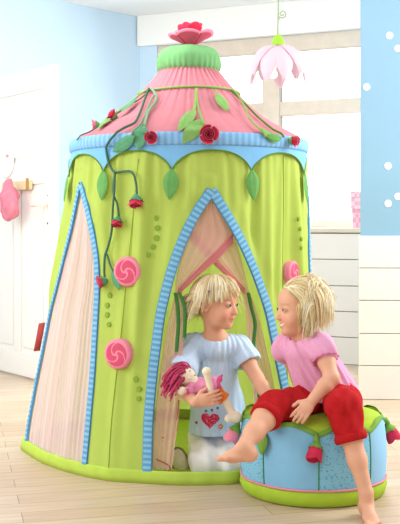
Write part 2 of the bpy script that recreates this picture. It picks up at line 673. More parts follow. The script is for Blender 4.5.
# two small pink boxes on the drawer unit
M_PINKBOX = striped('pink_patterned_paper', '#efc3cf', '#e3a9ba', 42, 'U')
def paper(name, c1, c2, sc):
    m = mat(name, c1, 0.7)
    N, L = m.node_tree.nodes, m.node_tree.links
    tc = N.new('ShaderNodeTexCoord')
    ch = N.new('ShaderNodeTexChecker')
    ch.inputs['Scale'].default_value = sc
    ch.inputs['Color1'].default_value = (*hexc(c1), 1)
    ch.inputs['Color2'].default_value = (*hexc(c2), 1)
    L.new(tc.outputs['Object'], ch.inputs[0])
    L.new(ch.outputs[0], N['Principled BSDF'].inputs['Base Color'])
    return m
M_P1 = paper('pink_checked_paper', '#f3ccd6', '#e6aebd', 36)
M_P2 = paper('rose_checked_paper', '#eebcc9', '#dd9cae', 30)
dbox = 6.80
for (x0, x1, y0, y1, dd, mm, nm, lab) in ((352.0, 372, 209, 226, 6.75, M_P2, 'gift_box', 'rose checked box standing on the drawer unit under the other box'),
                                   (350.5, 371, 192.5, 207.5, 6.75, M_P1, 'gift_box', 'pale pink checked box on top of the rose box by the window')):
    a = W(x0, y0, dd)
    b_ = W(x1, y1, dd)
    base = 0.9305 if y1 > 220 else None
    root = thing(nm, lab, 'box', V(((a.x + b_.x) / 2, a.y + 0.06, b_.z)), 'pink boxes stacked on the drawer unit')
    z0, z1 = (0.9305, 1.046) if base else (1.0595, 1.166)
    dx = 0.0 if base else -0.012
    A = W(352.5, 0, dd)
    mtx = frame(V((A.x + dx, A.y, 0)), UW, NW * -1)
    root.location = mtx @ V((0.07, 0.06, z0))
    q = MB(); q.box((0, 0, z0), (0.15, 0.12, z1 - 0.028), mtx=mtx)
    bevel(q.build('box_body', mm, root, False), 0.003)
    q = MB(); q.box((-0.004, -0.004, z1 - 0.0275), (0.154, 0.124, z1 + 0.013), mtx=mtx)
    bevel(q.build('box_lid', mm, root, False), 0.003)

# the open white panelled door
D0 = V((-0.868, 1.63, 0))
UD = V((-0.611, 0.791, 0)).normalized()
ND = V((-0.791, -0.611, 0)).normalized()
FD = frame(D0, UD, ND)
M_DOOR = mat('door_white', '#f4efe9', 0.4)
door = structure(thing('door_1', 'open white panelled door in front of the pale blue wall', 'door', D0.copy()))
del door['category']
mb = MB()
DWID, DH = 1.06, 1.9
mb.box((0, -0.04, 0.012), (DWID, -0.012, DH), mtx=FD)                    # core
def rail(x0, x1, z0, z1, t=0.0):
    mb.box((x0, -0.012, z0), (x1, t, z1), mtx=FD)
rail(0, 0.105, 0.012, DH); rail(DWID - 0.11, DWID, 0.012, DH)
rail(0.105, DWID - 0.11, 1.77, DH); rail(0.105, DWID - 0.11, 1.20, 1.34); rail(0.105, DWID - 0.11, 0.012, 0.16)
rail(0.42, 0.50, 0.16, 1.20)
for x0, x1, z0, z1 in ((0.135, DWID - 0.14, 1.37, 1.74), (0.135, 0.39, 0.19, 1.17), (0.53, DWID - 0.14, 0.19, 1.17)):
    mb.box((x0, -0.012, z0), (x1, -0.004, z1), mtx=FD)
bevel(mb.build('door_leaf', M_DOOR, door, False), 0.006)
M_METAL = mat('white_enamel', '#e8e4de', 0.3)
M_KEY = mat('keyhole_dark', '#4a3a30', 0.6)
hd = part_box('handle_plate', (0.035, 0.0, 0.90), (0.075, 0.005, 1.14), M_METAL, door, FD, 0.003)
mb = MB()
mb.tube([FD @ V((0.055, 0.0, 1.07)), FD @ V((0.055, 0.05, 1.07)), FD @ V((0.07, 0.056, 1.07)), FD @ V((0.16, 0.056, 1.065))], 0.009, 8)
mb.build('door_handle', mat('handle_cream', '#efe3cf', 0.3), door)
mb = MB()
mb.ball(FD @ V((0.055, 0.005, 0.96)), 0.006, seg=8)
mb.ball(FD @ V((0.055, 0.005, 1.125)), 0.004, seg=8)
mb.build('keyhole', M_KEY, door)

# coat hook on the door with a pink bag
def onplane(px, py, o, n, off=0.0):
    r_ = ray(px, py)
    return CAM + r_ * ((o - CAM).dot(n) / r_.dot(n)) + n * off
hk = thing('coat_hook', 'white round coat hook with a light wood bar fixed to the door', 'hook', onplane(20, 185, D0, ND))
FDi = FD.inverted()
def dl(px, py):
    p = FDi @ onplane(px, py, D0, ND)
    return p.x, p.z
x1, z1 = dl(33, 185)
x0, z0 = dl(9, 185)
mb = MB()
mb.box((x1, 0.001, z1 - 0.028), (x0 + 0.05, 0.03, z1 + 0.03), mtx=FD)
bevel(mb.build('bar', mat('light_wood', '#ecd2a8', 0.6, vary=0.05, vscale=30), hk, False), 0.006)
mb = MB()
mb.box((x1 - 0.004, 0.0305, z1 - 0.032), (x1 + 0.028, 0.036, z1 + 0.042), mtx=FD)
bevel(mb.build('end_plate', mat('brass_brown', '#b48a50', 0.5), hk, False), 0.002)
cx_, cz_ = dl(7.5, 163)
mb = MB()
mb.lathe([(0, 0.02), (0.08, 0.02), (0.094, 0.014), (0.097, 0.006), (0.094, 0.001), (0, 0.001)], FD @ V((cx_, 0, cz_)), ND, 36)
mb.build('plaque', mat('plaque_white', '#f6f4f2', 0.4), hk)
mb = MB()
px_, pz_ = dl(11, 156)
mb.ball(FD @ V((px_, 0.026, pz_)), (0.011, 0.011, 0.011), seg=10)
mb.build('peg', mat('peg_rose', '#d9a9a9', 0.5), hk)

bx, bz = dl(9.5, 201)
c = onplane(9.5, 201, D0 + ND * 0.105, ND)
F = Field((c.x - 0.2, c.y - 0.2, c.z - 0.17), (c.x + 0.2, c.y + 0.2, c.z + 0.17), 0.006)
ux, uz = UD, V((0, 0, 1))
F.ell(c + uz * -0.02, (0.085, 0.042, 0.095), (ux, ND, uz), 0.02)
F.ell(c + uz * -0.065 + ux * -0.01, (0.06, 0.035, 0.05), (ux, ND, uz), 0.02)
F.cap(c + uz * 0.04, c + uz * 0.115, 0.055, 0.022, 0.02)
F.warp(lambda X, Y, Z: 0.007 * np.sin(90 * ((X - c.x) * ux.x + (Y - c.y) * ux.y) + 30 * (Z - c.z)) + 0.004 * np.sin(60 * (Z - c.z) + 50 * (X - c.x)))
bag = field_obj('hanging_bag', F, mat('pink_cloth', '#dd8397', 0.9, vary=0.12, vscale=25))
tag(bag, 'crumpled pink cloth bag hanging from the hook on the door', 'bag')

# flower-shaped pendant lamp
LD = 4.9
lp = thing('pendant_lamp', 'pale pink flower-shaped pendant lamp with a green bud and curly stem', 'lamp', W(278, 45, LD))
s = LD / FPX
M_GREEN = mat('bright_green_plastic', '#8fce2e', 0.4)
M_STEM = mat('grey_green_metal', '#8fa07a', 0.4)
base = W(278, 38, LD)
mb = MB()
mb.tube([V((base.x, base.y, H)), base + V((0.002, 0, 0.13)), base + V((-0.001, 0, 0.05)), base], 0.004, 8)
mb.build('stem', M_STEM, lp)
mb = MB()
pts = []
cc = W(282.5, 14, LD)
for i in range(26):
    a = -2.6 + i * 0.36
    r_ = 0.021 * (1 - i / 34)
    pts.append(cc + V((r_ * math.cos(a), 0, r_ * math.sin(a))))
mb.tube([W(278, 22, LD), W(279, 19, LD)] + pts, 0.0032, 6)
mb.build('tendril', M_STEM, lp)
mb = MB()
mb.lathe([(0.006, 0.045), (0.014, 0.04), (0.026, 0.022), (0.032, 0.0), (0.031, -0.012), (0.0, -0.012)], W(278, 43.5, LD), (0, 0, 1), 20)
mb.build('bud_cap', M_GREEN, lp)
M_PETAL = mat('frosted_petal', '#dcbcc6', 0.5, translucent=0.12, alpha=0.97)
top = W(278, 46, LD)
npet = 9
for k in range(npet):
    a0 = 2 * PI * k / npet + 0.2
    L_ = (0.185 if k % 2 == 0 else 0.15)
    rows = []
    for i in range(13):
        v = i / 12
        rad = 0.022 + 0.125 * math.sin(min(1, v * 1.0) * PI * 0.5) ** 0.9
        zz_ = -L_ * (v ** 1.6) + (0.012 * math.sin(v * PI) if k % 2 else 0)
        wid = 0.06 * math.sin(PI * min(0.97, 0.14 + 0.84 * v) ** 0.9) ** 0.8 + 0.004
        row = []
        for j in range(9):
            u = (j - 4) / 4
            an = a0 + u * wid / max(rad, 0.03)
            rr = rad - 0.012 * u * u
            row.append(top + V((rr * math.sin(an), -rr * math.cos(an), zz_ + 0.006 * math.cos(u * 9) * v)))
        rows.append(row)
    q = MB(); q.grid(rows)
    q.build('petal', M_PETAL, lp)
mb = MB()
bc = W(273, 74, LD)
mb.ball(bc, 0.024, seg=18)
mb.tube([W(276.5, 50, LD), bc], 0.012, 10)
mb.build('bulb', mat('bulb_glow', '#fff4ea', 0.3, emit=0.6), lp)
# ------------------------------------------------------------------ the rose play tent
TC = V((-0.047, 0.0, 0.0))
ZE = 1.262
RE = 0.488
_bp = [(-110, 0.675), (-91, 0.716), (-78, 0.66), (-65.6, 0.63), (-46, 0.607), (-28.5, 0.608), (-16, 0.588), (-2.5, 0.594), (17, 0.606), (24, 0.538), (31, 0.505), (38, 0.495), (45, 0.50),
       (58, 0.535), (68, 0.60), (82, 0.60), (100, 0.63), (117, 0.66), (135, 0.62), (155, 0.60), (175, 0.62), (189, 0.67), (207, 0.63), (228, 0.62)]
_ba = np.array([p[0] for p in _bp], dtype=float)
_br = np.array([p[1] for p in _bp], dtype=float)
def rbase(th):
    d = math.degrees(th)
    d = (d + 110) % 360 - 110
    k = np.interp(d, np.r_[_ba, 250.0], np.r_[_br, _br[0]])
    return float(k)
_tab = np.array([rbase(math.radians(x)) for x in range(360)])
_tab = sum(np.roll(_tab, s) for s in range(-3, 4)) / 7
def rbase(th):
    d = math.degrees(th) % 360
    i = int(d)
    f = d - i
    return float(_tab[i % 360] * (1 - f) + _tab[(i + 1) % 360] * f)

OPS = []
def taut(th, z):
    """the cloth lies flat beside the sewn edges of the openings"""
    k = 1.0
    for op in OPS:
        for e in (0, 1):
            zt, tt = op[e]
            if z > zt[-1] + 0.06:
                continue
            d = abs((th - float(np.interp(z, zt, tt)) + PI) % (2 * PI) - PI)
            k = min(k, smooth01((d - 0.045) / 0.13))
    return k
def tent_r(th, z, folds=True):
    t = min(1.05, max(0.0, (ZE - z) / ZE))
    r = RE * (1 - t) + rbase(th) * t - 0.012 * math.sin(PI * min(t, 1))
    if folds:
        am = 0.002 + 0.010 * math.sin(PI * min(t, 1) ** 0.8)
        r += taut(th, z) * am * (0.9 * math.sin(17 * th + 1.3 + 1.2 * t) + 0.6 * math.sin(31 * th + 0.4 - 2.0 * t) + 0.35 * math.sin(53 * th + 3 * t))
        # gathers right under the eave
        r += 0.0022 * math.sin(74 * th) * max(0, 1 - t * 2.2)
    return r

ROOF = [(0.492, 1.30), (0.465, 1.318), (0.43, 1.339), (0.377, 1.367), (0.318, 1.402), (0.254, 1.456), (0.203, 1.510), (0.158, 1.560), (0.121, 1.606)]
def roof_r(z):
    zs = [p[1] for p in ROOF]
    rs = [p[0] for p in ROOF]
    return float(np.interp(z, zs, rs))
def env_r(th, z):
    return roof_r(z) if z > 1.30 else (0.5 if z > ZE - 0.004 else tent_r(th, z, False))

def TP(th, z, off=0.0, folds=True):
    r = tent_r(th, z, folds) + off
    return TC + V((r * math.sin(th), -r * math.cos(th), z))
def RP(th, z, off=0.0):
    r = roof_r(z)
    # the roof's outward normal leans upward
    dz = 0.02
    sl = (roof_r(z - dz) - roof_r(z + dz)) / (2 * dz)
    n = V((1, 0, sl)).normalized()
    r += off * n.x
    return TC + V((r * math.sin(th), -r * math.cos(th), z + off * n.z))

def cast(px, py, roof=None):
    """where the sight line of a photo point meets the tent: returns angle, height"""
    d = ray(px, py)
    for step in range(40):
        t, prev = 2.6, None
        while t < 6.0:
            p = CAM + d * t - TC
            th = math.atan2(p.x, -p.y)
            if math.hypot(p.x, p.y) < env_r(th, p.z) and -0.05 < p.z < 1.61:
                lo, hi = t - 0.01, t
                for _ in range(12):
                    mid = (lo + hi) / 2
                    p = CAM + d * mid - TC
                    th = math.atan2(p.x, -p.y)
                    if math.hypot(p.x, p.y) < env_r(th, p.z):
                        hi = mid
                    else:
                        lo = mid
                return th, p.z
            t += 0.01
        px += 0.5 if px < 190 else -0.5
        d = ray(px, py)
    raise RuntimeError('no hit')
def hits(px, py):
    d = ray(px, py)
    for i in range(170):
        p = CAM + d * (3.0 + i * 0.01) - TC
        if math.hypot(p.x, p.y) < env_r(math.atan2(p.x, -p.y), p.z):
            return True
    return False
def surf(px, py, off=0.0):
    if py < 150 and not hits(px, py):
        # hangs just clear of the roof's outline
        r_ = ray(px, py)
        return CAM + r_ * ((4.06 + 0.0) / r_.y)
    th, z = cast(px, py)
    if z > 1.30:
        return RP(th, z, off)
    if z > ZE - 0.004:
        r = 0.503 + off
        return TC + V((r * math.sin(th), -r * math.cos(th), z))
    return TP(th, z, off)
def surf_n(px, py):
    th, z = cast(px, py)
    if z > 1.30:
        return (RP(th, z, 0.02) - RP(th, z, 0.0)).normalized()
    return (TP(th + 0.0, z, 0.02) - TP(th, z, 0)).normalized()

M_LIME = mat('lime_fabric', '#c6dc6c', 0.9, vary=0.03, vscale=9, translucent=0.30, bump=0.08, bscale=500, spec=0.15)
M_LIMEB = mat('lime_hem', '#b6d055', 0.9, vary=0.04, vscale=20, spec=0.15)
M_ROOF = mat('pink_roof_fabric', '#d68791', 0.9, vary=0.03, vscale=20, translucent=0.05, spec=0.15)
M_VAL = mat('sky_blue_fabric', '#7db8e2', 0.9, vary=0.02, vscale=20, spec=0.15)
M_OLIVE = mat('olive_piping', '#5f8a3a', 0.8)
M_SEAM = mat('seam_thread', '#8fae2c', 0.9)
M_LEAF = mat('leaf_felt', '#68a458', 0.9, vary=0.08, vscale=40)
M_LEAFT = mat('leaf_felt_teal', '#5b9a72', 0.9, vary=0.08, vscale=40)
M_LEAFL = mat('leaf_felt_light', '#83b060', 0.9, vary=0.08, vscale=40)
M_KNOB = mat('green_puff_fabric', '#74ad70', 0.85, vary=0.04, vscale=30, spec=0.15)
M_RED = mat('rose_red_felt', '#cf2f4e', 0.85, vary=0.08, vscale=60)
M_ROSEP = mat('rose_pink_felt', '#ec8aa0', 0.85, vary=0.06, vscale=60)
M_DKPINK = mat('rose_dark_pink_felt', '#d4526f', 0.85, vary=0.06, vscale=60)
M_VINED = mat('dark_green_cord', '#47705a', 0.8)
M_VINEG = mat('grey_green_cord', '#86a383', 0.8)
M_VINEL = mat('lime_cord', '#8cb05c', 0.8)
M_TRIM = striped('blue_gingham_ribbon', '#5f9fc8', '#8abddb', 50, 'U')
M_TRIME = mat('blue_ribbon_edge', '#4a88b8', 0.85)
M_BAND = striped('blue_striped_band', '#79aedb', '#8fc0e6', 38, 'U')

tent = thing('play_tent', 'lime green rose play tent with pink roof and blue gingham openings', 'play tent', TC.copy())

def opening(left, right):
    """left/right edge pixel paths -> angle as a function of height"""
    def conv(path):
        hits = [cast(*p) for p in path]
        zs = np.array([h[1] for h in hits]); ts = np.array([h[0] for h in hits])
        o = np.argsort(zs)
        return zs[o], ts[o]
    L_, R_ = conv(left), conv(right)
    return L_, R_
WIN_L = [(81, 184), (79, 190), (72.5, 225), (65, 255), (51, 310), (37, 380), (29.5, 420), (25.5, 452)]
WIN_R = [(81, 184), (85, 196), (91, 222), (97, 255), (98, 287), (95.5, 332), (93, 375), (89.5, 415), (85.5, 459)]
DOOR_L = [(211.5, 190), (196, 212), (180, 245), (168.5, 280), (160, 316), (153, 372), (148.5, 420), (147.5, 467)]
DOOR_R = [(211.5, 190), (225, 212), (241, 240), (255, 272), (268, 309), (278, 357), (286, 395), (291, 435), (294, 466)]
OPS[:] = [opening(WIN_L, WIN_R), opening(DOOR_L, DOOR_R)]
# the third opening, on the far right of the tent, mirrors the first about the door
zl, tl = OPS[0][0]
zr, tr = OPS[0][1]
ax_ = math.radians(10)
def mirror(zt):
    z, t = zt
    return z, 2 * math.radians(15.0) - t
OPS.append((mirror(OPS[0][1]), mirror(OPS[0][0])))
def op_lr(op, z):
    (z0, t0), (z1, t1) = op
    return float(np.interp(z, z0, t0)), float(np.interp(z, z1, t1))
def op_range(op):
    return max(op[0][0][0], op[1][0][0]), min(op[0][0][-1], op[1][0][-1])

NT, NZ = 540, 150
mb = MB()
zs = [0.0 + ZE * j / NZ for j in range(NZ + 1)]
ths = [-PI + 2 * PI * i / NT for i in range(NT)]
vs = [TP(t, z) for z in zs for t in ths]
fs = []
for j in range(NZ):
    zc = (zs[j] + zs[j + 1]) / 2
    holes = []
    for op in OPS:
        lo, hi = op_range(op)
        if 0.045 < zc < hi:
            holes.append(op_lr(op, zc))
    for i in range(NT):
        tc_ = ths[i] + PI / NT
        if any(a < tc_ < b or a < tc_ - 2 * PI < b or a < tc_ + 2 * PI < b for a, b in holes):
            continue
        i2 = (i + 1) % NT
        fs.append((j * NT + i, j * NT + i2, (j + 1) * NT + i2, (j + 1) * NT + i))
mesh_obj('tent_wall', vs, fs, M_LIME, tent)

# hem along the floor
mb = MB()
HT = [0.0, 0.0, 0.022, 0.043, 0.047, 0.047]
HO = [-0.002, 0.007, 0.009, 0.008, 0.006, -0.002]
mb.grid([[TP(t, z, o) for t in ths] for z, o in zip(HT, HO)], cv=True)
mb.build('hem', M_LIMEB, tent)
mb = MB()
mb.lathe([(0.0, 0.006), (0.575, 0.006)], TC, (0, 0, 1), 64)
mb.build('floor_sheet', M_LIMEB, tent)

# seams where the panels meet
def world_path(pts, off):
    return [surf(x, y, off) for x, y in pts]
for pts in ([(139, 159), (133, 220), (125.6, 290), (122, 332), (116.5, 383), (112, 425), (108.5, 478)],):
    mb = MB()
    mb.tube(catmull(world_path(pts, 0.0015), 10), 0.0016, 5)
    mb.build('seam', M_SEAM, tent)
mb = MB()
t0 = cast(282, 160)[0]
mb.tube([TP(t0 + 0.05 * (1 - z / ZE), z, 0.0015) for z in np.linspace(0.06, 1.24, 30)], 0.0016, 5)
mb.build('seam', M_SEAM, tent)

# gingham trims along every opening edge
def trim(op, side, w):
    zt, tt = op[side]
    lo, hi = op_range(op)
    n = 90
    zz_ = np.linspace(0.043, hi, n)
    th_ = np.interp(zz_, zt, tt)
    k = np.ones(9) / 9
    th_s = np.convolve(np.pad(th_, 4, mode='reflect', reflect_type='odd'), k, 'valid')
    th_s[-3:] = th_[-3:]
    c = [TP(t, z, 0.0, False) for t, z in zip(th_s, zz_)]
    rows, uv, s = [], [], 0.0
    for i in range(n):
        a, b = c[max(i - 1, 0)], c[min(i + 1, n - 1)]
        tg = (b - a).normalized()
        nn = (TP(th_s[i], zz_[i], 0.01, False) - c[i]).normalized()
        sd = tg.cross(nn).normalized()
        if i:
            s += (c[i] - c[i - 1]).length
        row = []
        puff = 0.0015 * math.sin(s * 140)
        for q, h in ((-1.0, -0.001), (-0.98, 0.006), (-0.84, 0.007), (-0.4, 0.0075 + puff), (0.4, 0.0075 + puff), (0.84, 0.007), (0.98, 0.006), (1.0, -0.001)):
            p = c[i] + sd * (q * w / 2)
            th = math.atan2(p.x - TC.x, -(p.y - TC.y))
            row.append(TP(th, p.z, h, False))
            uv.append((s, q))
        rows.append(row)
    q = MB()
    q.grid(rows, uv=uv)
    nc = 7
    for f in range(len(q.f)):
        q.m[f] = 1 if (f % nc) in (0, 1, 5, 6) else 0
    q.build('gingham_trim', [M_TRIM, M_TRIME], tent, uv=True)
trim(OPS[0], 0, 0.026); trim(OPS[0], 1, 0.028)
trim(OPS[1], 0, 0.037); trim(OPS[1], 1, 0.038)
trim(OPS[2], 0, 0.031); trim(OPS[2], 1, 0.030)

# pleated pink veils in the two side windows
M_VEIL = mat('pink_window_veil', '#fbdfe0', 0.9, translucent=0.3, alpha=0.86, spec=0.1)
def gathered(m, freq, lo, hi):
    """thin cloth is denser where its pleats double up"""
    N, L = m.node_tree.nodes, m.node_tree.links
    uv = N.new('ShaderNodeUVMap')
    nz = N.new('ShaderNodeTexNoise')
    mp = N.new('ShaderNodeMapping')
    mp.inputs['Scale'].default_value = (freq, 0.7, 1)
    L.new(uv.outputs[0], mp.inputs[0])
    L.new(mp.outputs[0], nz.inputs['Vector'])
    nz.inputs['Scale'].default_value = 1.0
    nz.inputs['Detail'].default_value = 1.5
    mr = N.new('ShaderNodeMapRange')
    mr.inputs[1].default_value = 0.35
    mr.inputs[2].default_value = 0.68
    mr.inputs[3].default_value = lo
    mr.inputs[4].default_value = hi
    L.new(nz.outputs['Fac'], mr.inputs[0])
    for n in N:
        if n.type == 'MIX_SHADER' and n.inputs[1].links and n.inputs[1].links[0].from_node.type == 'BSDF_TRANSPARENT':
            L.new(mr.outputs[0], n.inputs[0])
gathered(M_VEIL, 26, 0.70, 0.97)
for op in (OPS[0], OPS[2]):
    lo, hi = op_range(op)
    rows, uv = [], []
    for i in range(70):
        z = 0.04 + (hi - 0.04) * i / 69
        a, b = op_lr(op, z)
        row = []
        for j in range(121):
            u = j / 120
            row.append(TP(a + (b - a) * u, z, -0.006 + 0.0045 * min(1, (hi - z) * 3) * math.sin(u * 2 * PI * 17 + 0.9 * math.sin(z * 5)) * (0.6 + 0.4 * math.sin(u * 17)), False))
            uv.append((u, z))
        rows.append(row)
    q = MB(); q.grid(rows, uv=uv)
    q.build('window_veil', M_VEIL, tent, uv=True)

# crossed door curtains tied back on either side
M_CURT = mat('pink_tulle', '#f7c8bd', 0.9, translucent=0.35, alpha=0.76, spec=0.1)
def curtain(rows_px, off, pleats):
    rows = []
    for a, b in catmull_pairs(rows_px, 5):
        pa, pb = V((a[0], a[1], 0)), V((b[0], b[1], 0))
        row = []
        for j in range(33):
            u = j / 32
            p = pa.lerp(pb, u)
            th, z = cast(p.x, p.y)
            row.append(TP(th, z, off + 0.003 * math.sin(u * 2 * PI * pleats), False))
        rows.append(row)
    q = MB(); q.grid(rows)
    return q
def catmull_pairs(rows_px, n):
    A = catmull2([r[0] for r in rows_px], n)
    B = catmull2([r[1] for r in rows_px], n)
    return list(zip(A, B))
cl = [((210, 191), (212, 191)), ((199, 211), (224, 213)), ((189, 231), (236, 237)), ((183, 249), (226, 250)), ((178, 268), (208, 266)), ((175, 283), (190, 282)),
      ((174, 293), (182, 294)), ((170, 312), (183, 318)), ((163, 345), (183, 350)), ((157, 385), (181, 390)), ((152, 430), (176, 432)), ((150, 470), (171, 472))]
cr = [((213, 191), (211, 191)), ((224, 211), (200, 213)), ((236, 231), (190, 237)), ((243, 249), (199, 251)), ((248, 268), (219, 266)), ((252, 283), (238, 282)),
      ((255, 293), (247, 294)), ((263, 312), (251, 318)), ((272, 345), (253, 350)), ((281, 385), (258, 390)), ((287, 430), (262, 432)), ((291, 466), (268, 470))]
q = curtain(cl, -0.022, 4.0); q.build('door_curtain', M_CURT, tent)
q = curtain(cr, -0.036, 4.0); q.build('door_curtain', M_CURT, tent)
# gathered edge of each curtain where it sweeps across
M_SWAG = mat('pink_tulle_gather', '#f0a5ab', 0.9, translucent=0.4, alpha=0.6, spec=0.1)
for pts, off in (([(235, 238), (220, 253), (200, 271), (186, 284), (178, 292)], -0.02), ([(191, 234), (207, 250), (218, 262), (234, 278), (250, 292)], -0.034)):
    P_ = catmull(world_path(pts, off), 8)
    mb = MB()
    n = len(P_)
    for g in range(6):
        mb.tube([p + V((0.0, 0.003 * math.sin(g * 2.1), (g - 2.5) * (0.0075 - 0.004 * i / n))) for i, p in enumerate(P_)], [0.0026 + 0.0012 * math.sin(i / n * PI + g) ** 2 for i in range(n)], 6)
    mb.build('curtain_gather', M_SWAG, tent)
# green tieback ribbons
for pts in ([(175, 293), (177, 305), (178, 325), (176, 352)], [(179, 293), (184, 306), (185, 320), (184, 338)], [(251, 293), (255, 308), (258, 325), (257, 350), (262, 400)]):
    P_ = catmull(world_path(pts, -0.014 if pts[0][0] < 200 else -0.012), 8)
    mb = MB()
    rows = [[p + V((-0.007, 0, 0)), p + V((-0.006, -0.003, 0)), p + V((0.006, -0.003, 0)), p + V((0.007, 0, 0)), p + V((0, 0.002, 0))] for p in P_]
    mb.grid(rows, cv=True)
    mb.build('tieback', mat('tieback_green', '#427c3a', 0.85), tent)

# striped band at the eave
mb = MB()
NB = 360
prof = [(0.486, 1.252), (0.499, 1.251), (0.504, 1.258), (0.506, 1.275), (0.504, 1.293), (0.499, 1.301), (0.486, 1.300)]
rows, uv = [], []
for k, (r, z) in enumerate(prof):
    row = []
    for i in range(NB + 1):
        t = 2 * PI * i / NB
        rr = r + 0.0014 * math.sin(120 * t) * (1 if 1 < k < 5 else 0.3)
        row.append(TC + V((rr * math.sin(t), -rr * math.cos(t), z)))
        uv.append((t * 0.5, z))
    rows.append(row)
mb.grid(rows, uv=uv, flip=False)
mb.build('eave_band', M_BAND, tent, uv=True)

# scalloped valance, its piping, and a felt leaf at every point
lows_px = [(71, 181), (105, 177), (172, 176), (250, 178), (302, 182)]
lows = [cast(*p) for p in lows_px]
la = [h[0] for h in lows]
while la[-1] < la[0] + 2 * PI - math.radians(50):
    la.append(la[-1] + math.radians(36))
la = sorted(la)
zlow, zpk = 1.148, 1.232
def val_z(t):
    for i in range(len(la)):
        a = la[i]
        b = la[i + 1] if i + 1 < len(la) else la[0] + 2 * PI
        tt = a + ((t - a) % (2 * PI))
        if tt < b:
            u = 2 * (tt - a) / (b - a) - 1
            return zlow + (zpk - zlow) * max(0, 1 - abs(u) ** 2.3) ** 0.62
    return zlow
NV = 720
tt_ = sorted([2 * PI * i / NV + la[0] for i in range(NV)] + [a + e for a in la for e in (-1e-3, 0, 1e-3)])
rows = []
for k in range(7):
    f = k / 6
    row = []
    for t in tt_:
        zb = val_z(t)
        z = 1.256 + (zb - 1.256) * f
        row.append(TP(t, z, 0.008 + 0.003 * f, False))
    rows.append(row)
mb = MB(); mb.grid(rows, cv=True, flip=True)
mb.build('valance', M_VAL, tent)
mb = MB()
mb.tube([TP(t, val_z(t), 0.011, False) for t in tt_], 0.0032, 6, closed=True)
mb.build('valance_piping', M_OLIVE, tent)

def leaf_mb(base, tip, n, width, thick=0.006, curl=0.0):
    base, tip, n = V(base), V(tip), V(n)
    ax = (tip - base)
    L_ = ax.length
    ax.normalize()
    sd = ax.cross(n).normalized()
    n = sd.cross(ax).normalized()
    q = MB()
    for sgn in (1, -1):
        rows = []
        for i in range(15):
            v = i / 14
            w = width / 2 * (math.sin(PI * v ** 0.85) ** 0.85 if 0 < v < 1 else 0) + (0.0006 if v > 0.02 else 0.002)
            row = []
            for j in range(9):
                u = (j - 4) / 4
                hgt = thick * (1 - u * u) * math.sin(PI * min(1, max(0.02, v))) ** 0.5 - (0.0025 * math.exp(-(u * 7) ** 2) * (0 < v < 1))
                row.append(base + ax * (L_ * v) + sd * (u * w) + n * (sgn * hgt * (1 if sgn > 0 else 0.3) + curl * v * v))
            rows.append(row)
        q.grid(rows, flip=(sgn < 0))
    return q
def over(p, m):
    """keep a point on the outside of roof and band"""
    x, y = p.x - TC.x, p.y - TC.y
    r = math.hypot(x, y)
    z = p.z
    e = 0.507 if 1.248 <= z <= 1.306 else (roof_r(z) if z > 1.306 else 0.0)
    if z > 1.306 and z < 1.33:
        e = max(e, 0.507 - (z - 1.306) * 2.2)
    if r < e + m and r > 1e-6:
        k = (e + m) / r
        return V((TC.x + x * k, TC.y + y * k, z))
    return p
def leaf_px(b, t, width, m, off=0.012, parent=None, name='leaf', lift=0.0):
    pb, pt = surf(b[0], b[1], off), surf(t[0], t[1], off)
    n = surf_n((b[0] + t[0]) / 2, (b[1] + t[1]) / 2)
    q = leaf_mb(pb, pt + n * lift, n, width)
    q.v = [over(p, 0.004 + 0.5 * max(0, (p - pb).dot(n) * 0)) for p in q.v]
    return q.build(name, m, parent or tent)

for i, a in enumerate(la):
    b = TP(a, zlow + 0.012, 0.014, False)
    tl_ = TP(a + 0.012 * (1 if i % 2 else -1), zlow - 0.105, 0.018, False)
    n = (TP(a, zlow, 0.1, False) - TP(a, zlow, 0, False)).normalized()
    leaf_mb(b, tl_, n, 0.058, 0.007).build('valance_leaf', M_LEAF, tent)
    if i in (0,):
        pass

# pleated roof
mb = MB()
NR_ = 420
zz_ = np.linspace(1.296, 1.606, 44)
rows = []
for z in zz_:
    f = (z - 1.296) / 0.31
    row = []
    for i in range(NR_):
        t = 2 * PI * i / NR_
        r = roof_r(z) + (0.0028 * math.sin(46 * t + 0.6 * math.sin(5 * t)) + 0.0015 * math.sin(83 * t)) * (0.35 + 0.8 * f ** 1.2)
        row.append(TC + V((r * math.sin(t), -r * math.cos(t), z)))
    rows.append(row)
mb.grid(rows, cv=True)
mb.build('roof', M_ROOF, tent)

# puffed green top, belt and the big felt rose
KN = [(0.112, 1.598), (0.127, 1.603), (0.135, 1.617), (0.1375, 1.64), (0.134, 1.664), (0.120, 1.684), (0.098, 1.698), (0.06, 1.708), (0.0, 1.710)]
mb = MB()
kp = catmull([V((r, z, 0)) for r, z in KN], 4)
rows = []
for p in kp:
    row = []
    for i in range(160):
        t = 2 * PI * i / 160
        g = 0.0035 * math.sin(34 * t + 0.8 * math.sin(3 * t)) * max(0, 1 - (p.y - 1.598) / 0.075) + 0.004 * math.cos(6 * t) * smooth01((p.y - 1.62) / 0.05)
        r = p.x + (g if p.x > 0.02 else 0)
        row.append(TC + V((r * math.sin(t), -r * math.cos(t), p.y)))
    rows.append(row)
mb.grid(rows, cv=True)
mb.build('roof_knob', M_KNOB, tent)
mb = MB()
mb.tube([TC + V((0.124 * math.sin(t), -0.124 * math.cos(t), 1.602)) for t in np.linspace(0, 2 * PI, 60)[:-1]], 0.004, 6, closed=True)
mb.build('knob_piping', mat('mauve_piping', '#b98a78', 0.8), tent)
zb = 1.503
mb = MB()
mb.tube([RP(t, zb + 0.004 * math.sin(2 * t + 0.6), 0.006) for t in np.linspace(0, 2 * PI, 90)[:-1]], 0.005, 6, closed=True)
mb.build('roof_belt', M_VINEL, tent)

